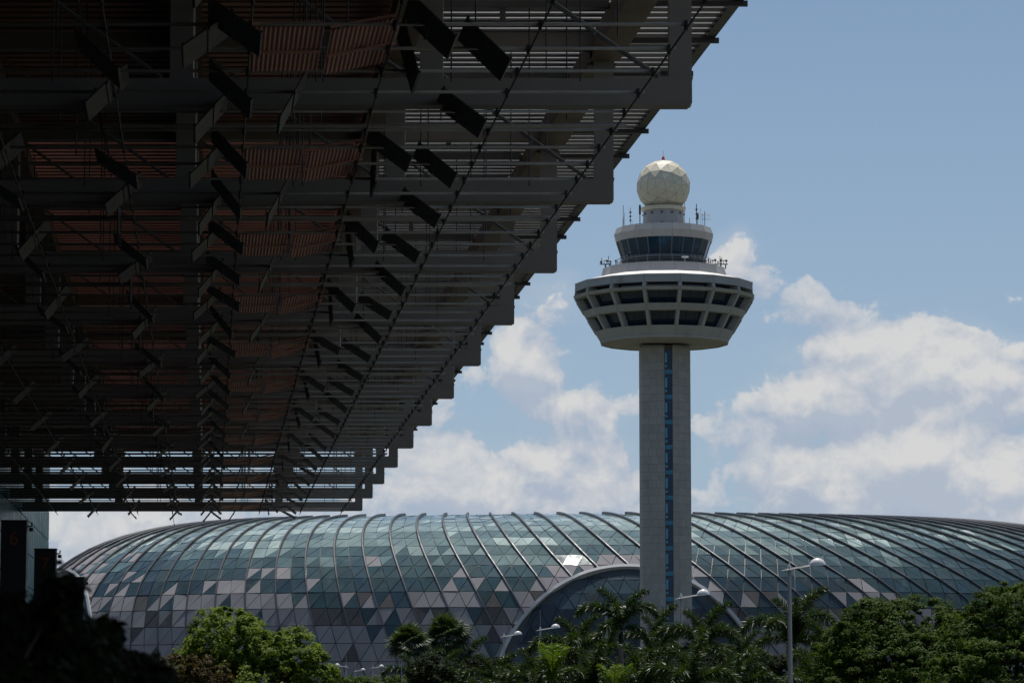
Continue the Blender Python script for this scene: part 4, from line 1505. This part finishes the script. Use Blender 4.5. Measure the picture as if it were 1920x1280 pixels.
for (px, py, Y, sc, n, lab) in [
    (1165, 1180, 215, 1.45, 8, 'tall palm with an upright plume against the left edge of the tower'),
    (1082, 1238, 220, 1.6, 10, 'palm with a long frond arching left in front of the dark arch glass'),
    (1232, 1226, 225, 1.45, 10, 'palm standing right in front of the foot of the tower'),
    (1318, 1222, 210, 1.5, 11, 'palm with a bushy round crown to the right of the tower'),
    (1392, 1252, 255, 1.6, 10, 'palm half way between the tower and the tallest lamp'),
    (1490, 1206, 262, 2.0, 12, 'palm with a wide crown right behind the tallest lamp'),
    (1552, 1258, 256, 1.75, 10, 'palm beside the edge of the rain tree, right of the tallest lamp'),
    (828, 1282, 300, 1.6, 11, 'palm just right of the grey fan palms'),
    (872, 1262, 305, 1.6, 11, 'palm left of the white arch foot'),
    (925, 1286, 250, 1.4, 10, 'palm under the lamp at the white arch foot'),
    (1005, 1296, 235, 1.5, 11, 'palm under the lamp left of the arching frond'),
    (782, 1290, 290, 1.6, 11, 'low palm in front of the fan palms'),
    (870, 1318, 280, 1.5, 12, 'low front palm under the white arch foot'),
    (955, 1312, 240, 1.4, 12, 'low front palm left of the lime green young palm'),
    (1110, 1306, 185, 1.4, 12, 'low front palm right of the lime green young palm'),
    (1205, 1302, 180, 1.4, 12, 'low front palm below the tower slot'),
    (1295, 1300, 178, 1.4, 12, 'low front palm below the bushy palm right of the tower'),
    (1385, 1308, 205, 1.5, 12, 'low front palm left of the foot of the tallest lamp'),
    (1530, 1308, 252, 1.8, 12, 'low front palm right of the foot of the tallest lamp'),
]:
    palm(px, py, Y, lab, int(px), n, sc)
palm(1035, 1282, 170, 'lime green young palm with upright fronds in front of the dark palms', 901, 7, 1.05, True, None)
palm(1150, 1310, 165, 'second lime green young palm, lower, in front of the tower foot', 902, 6, .9, True, None)

# fan palms
fl = MB()
fr_ = random.Random(9)
fl.tube([(0, 0, 0), (.5, 0, .12), (.95, 0, .12)], [.022, .016, .012], 4, False, (.5, .5, .5, 1))
for k in range(24):
    a = R(-125 + 250 * k / 23)
    d = Vector((math.cos(a), math.sin(a), 0)); ln = .82 * (1 - .18 * abs(a) / 2.2) * fr_.uniform(.9, 1.05)
    b = Vector((.95, 0, .12)); s = Vector((-d.y, d.x, 0)) * .055
    m1 = b + d * ln * .6 + Vector((0, 0, .05 * (k % 2) - .02)); e = b + d * ln + Vector((0, 0, -.16 - .1 * fr_.random()))
    c = fr_.uniform(.15, .85); c = (c, c, c, 1)
    fl.faces([b - s * .2, b + s * .2, m1 + s, m1 - s, e], [(0, 1, 2, 3), (3, 2, 4)], c)
FAN = fl.mesh('fan_leaf', L['fan'])
for (px, py, Y, sc, lab, sd) in [(766, 1216, 300, 1.5, 'lower grey green fan palm at the left end of the palms', 1), (838, 1204, 305, 1.65, 'taller grey green fan palm with a full round head', 2)]:
    r_ = random.Random(sd)
    p = at_y(px, py, Y)
    o = tag(empty('fan_palm', (p.x, Y, 0)), lab, 'palm tree', 'fan palms')
    g = MB(); g.tube([(0, 0, 0), (.05, 0, p.z * .5), (0, 0, p.z)], [.2, .17, .16], 8); g.build('trunk', M['palmbark'], o, True)
    for i in range(46):
        f_ = obj('fan_leaf', FAN, o)
        f_.location = (0, 0, p.z)
        elv = R(85 - 110 * (i / 45) ** .9)
        f_.rotation_euler = Matrix.Rotation(i * 2.39996, 3, 'Z').to_euler()
        f_.rotation_euler = (Matrix.Rotation(i * 2.39996, 3, 'Z') @ Matrix.Rotation(-elv, 3, 'Y') @ Matrix.Rotation(r_.uniform(-.5, .5), 3, 'X')).to_euler()
        s = sc * r_.uniform(.85, 1.15); f_.scale = (s, s, s)

# dark foliage close to the camera, in the shade of the canopy
YN = 9.0
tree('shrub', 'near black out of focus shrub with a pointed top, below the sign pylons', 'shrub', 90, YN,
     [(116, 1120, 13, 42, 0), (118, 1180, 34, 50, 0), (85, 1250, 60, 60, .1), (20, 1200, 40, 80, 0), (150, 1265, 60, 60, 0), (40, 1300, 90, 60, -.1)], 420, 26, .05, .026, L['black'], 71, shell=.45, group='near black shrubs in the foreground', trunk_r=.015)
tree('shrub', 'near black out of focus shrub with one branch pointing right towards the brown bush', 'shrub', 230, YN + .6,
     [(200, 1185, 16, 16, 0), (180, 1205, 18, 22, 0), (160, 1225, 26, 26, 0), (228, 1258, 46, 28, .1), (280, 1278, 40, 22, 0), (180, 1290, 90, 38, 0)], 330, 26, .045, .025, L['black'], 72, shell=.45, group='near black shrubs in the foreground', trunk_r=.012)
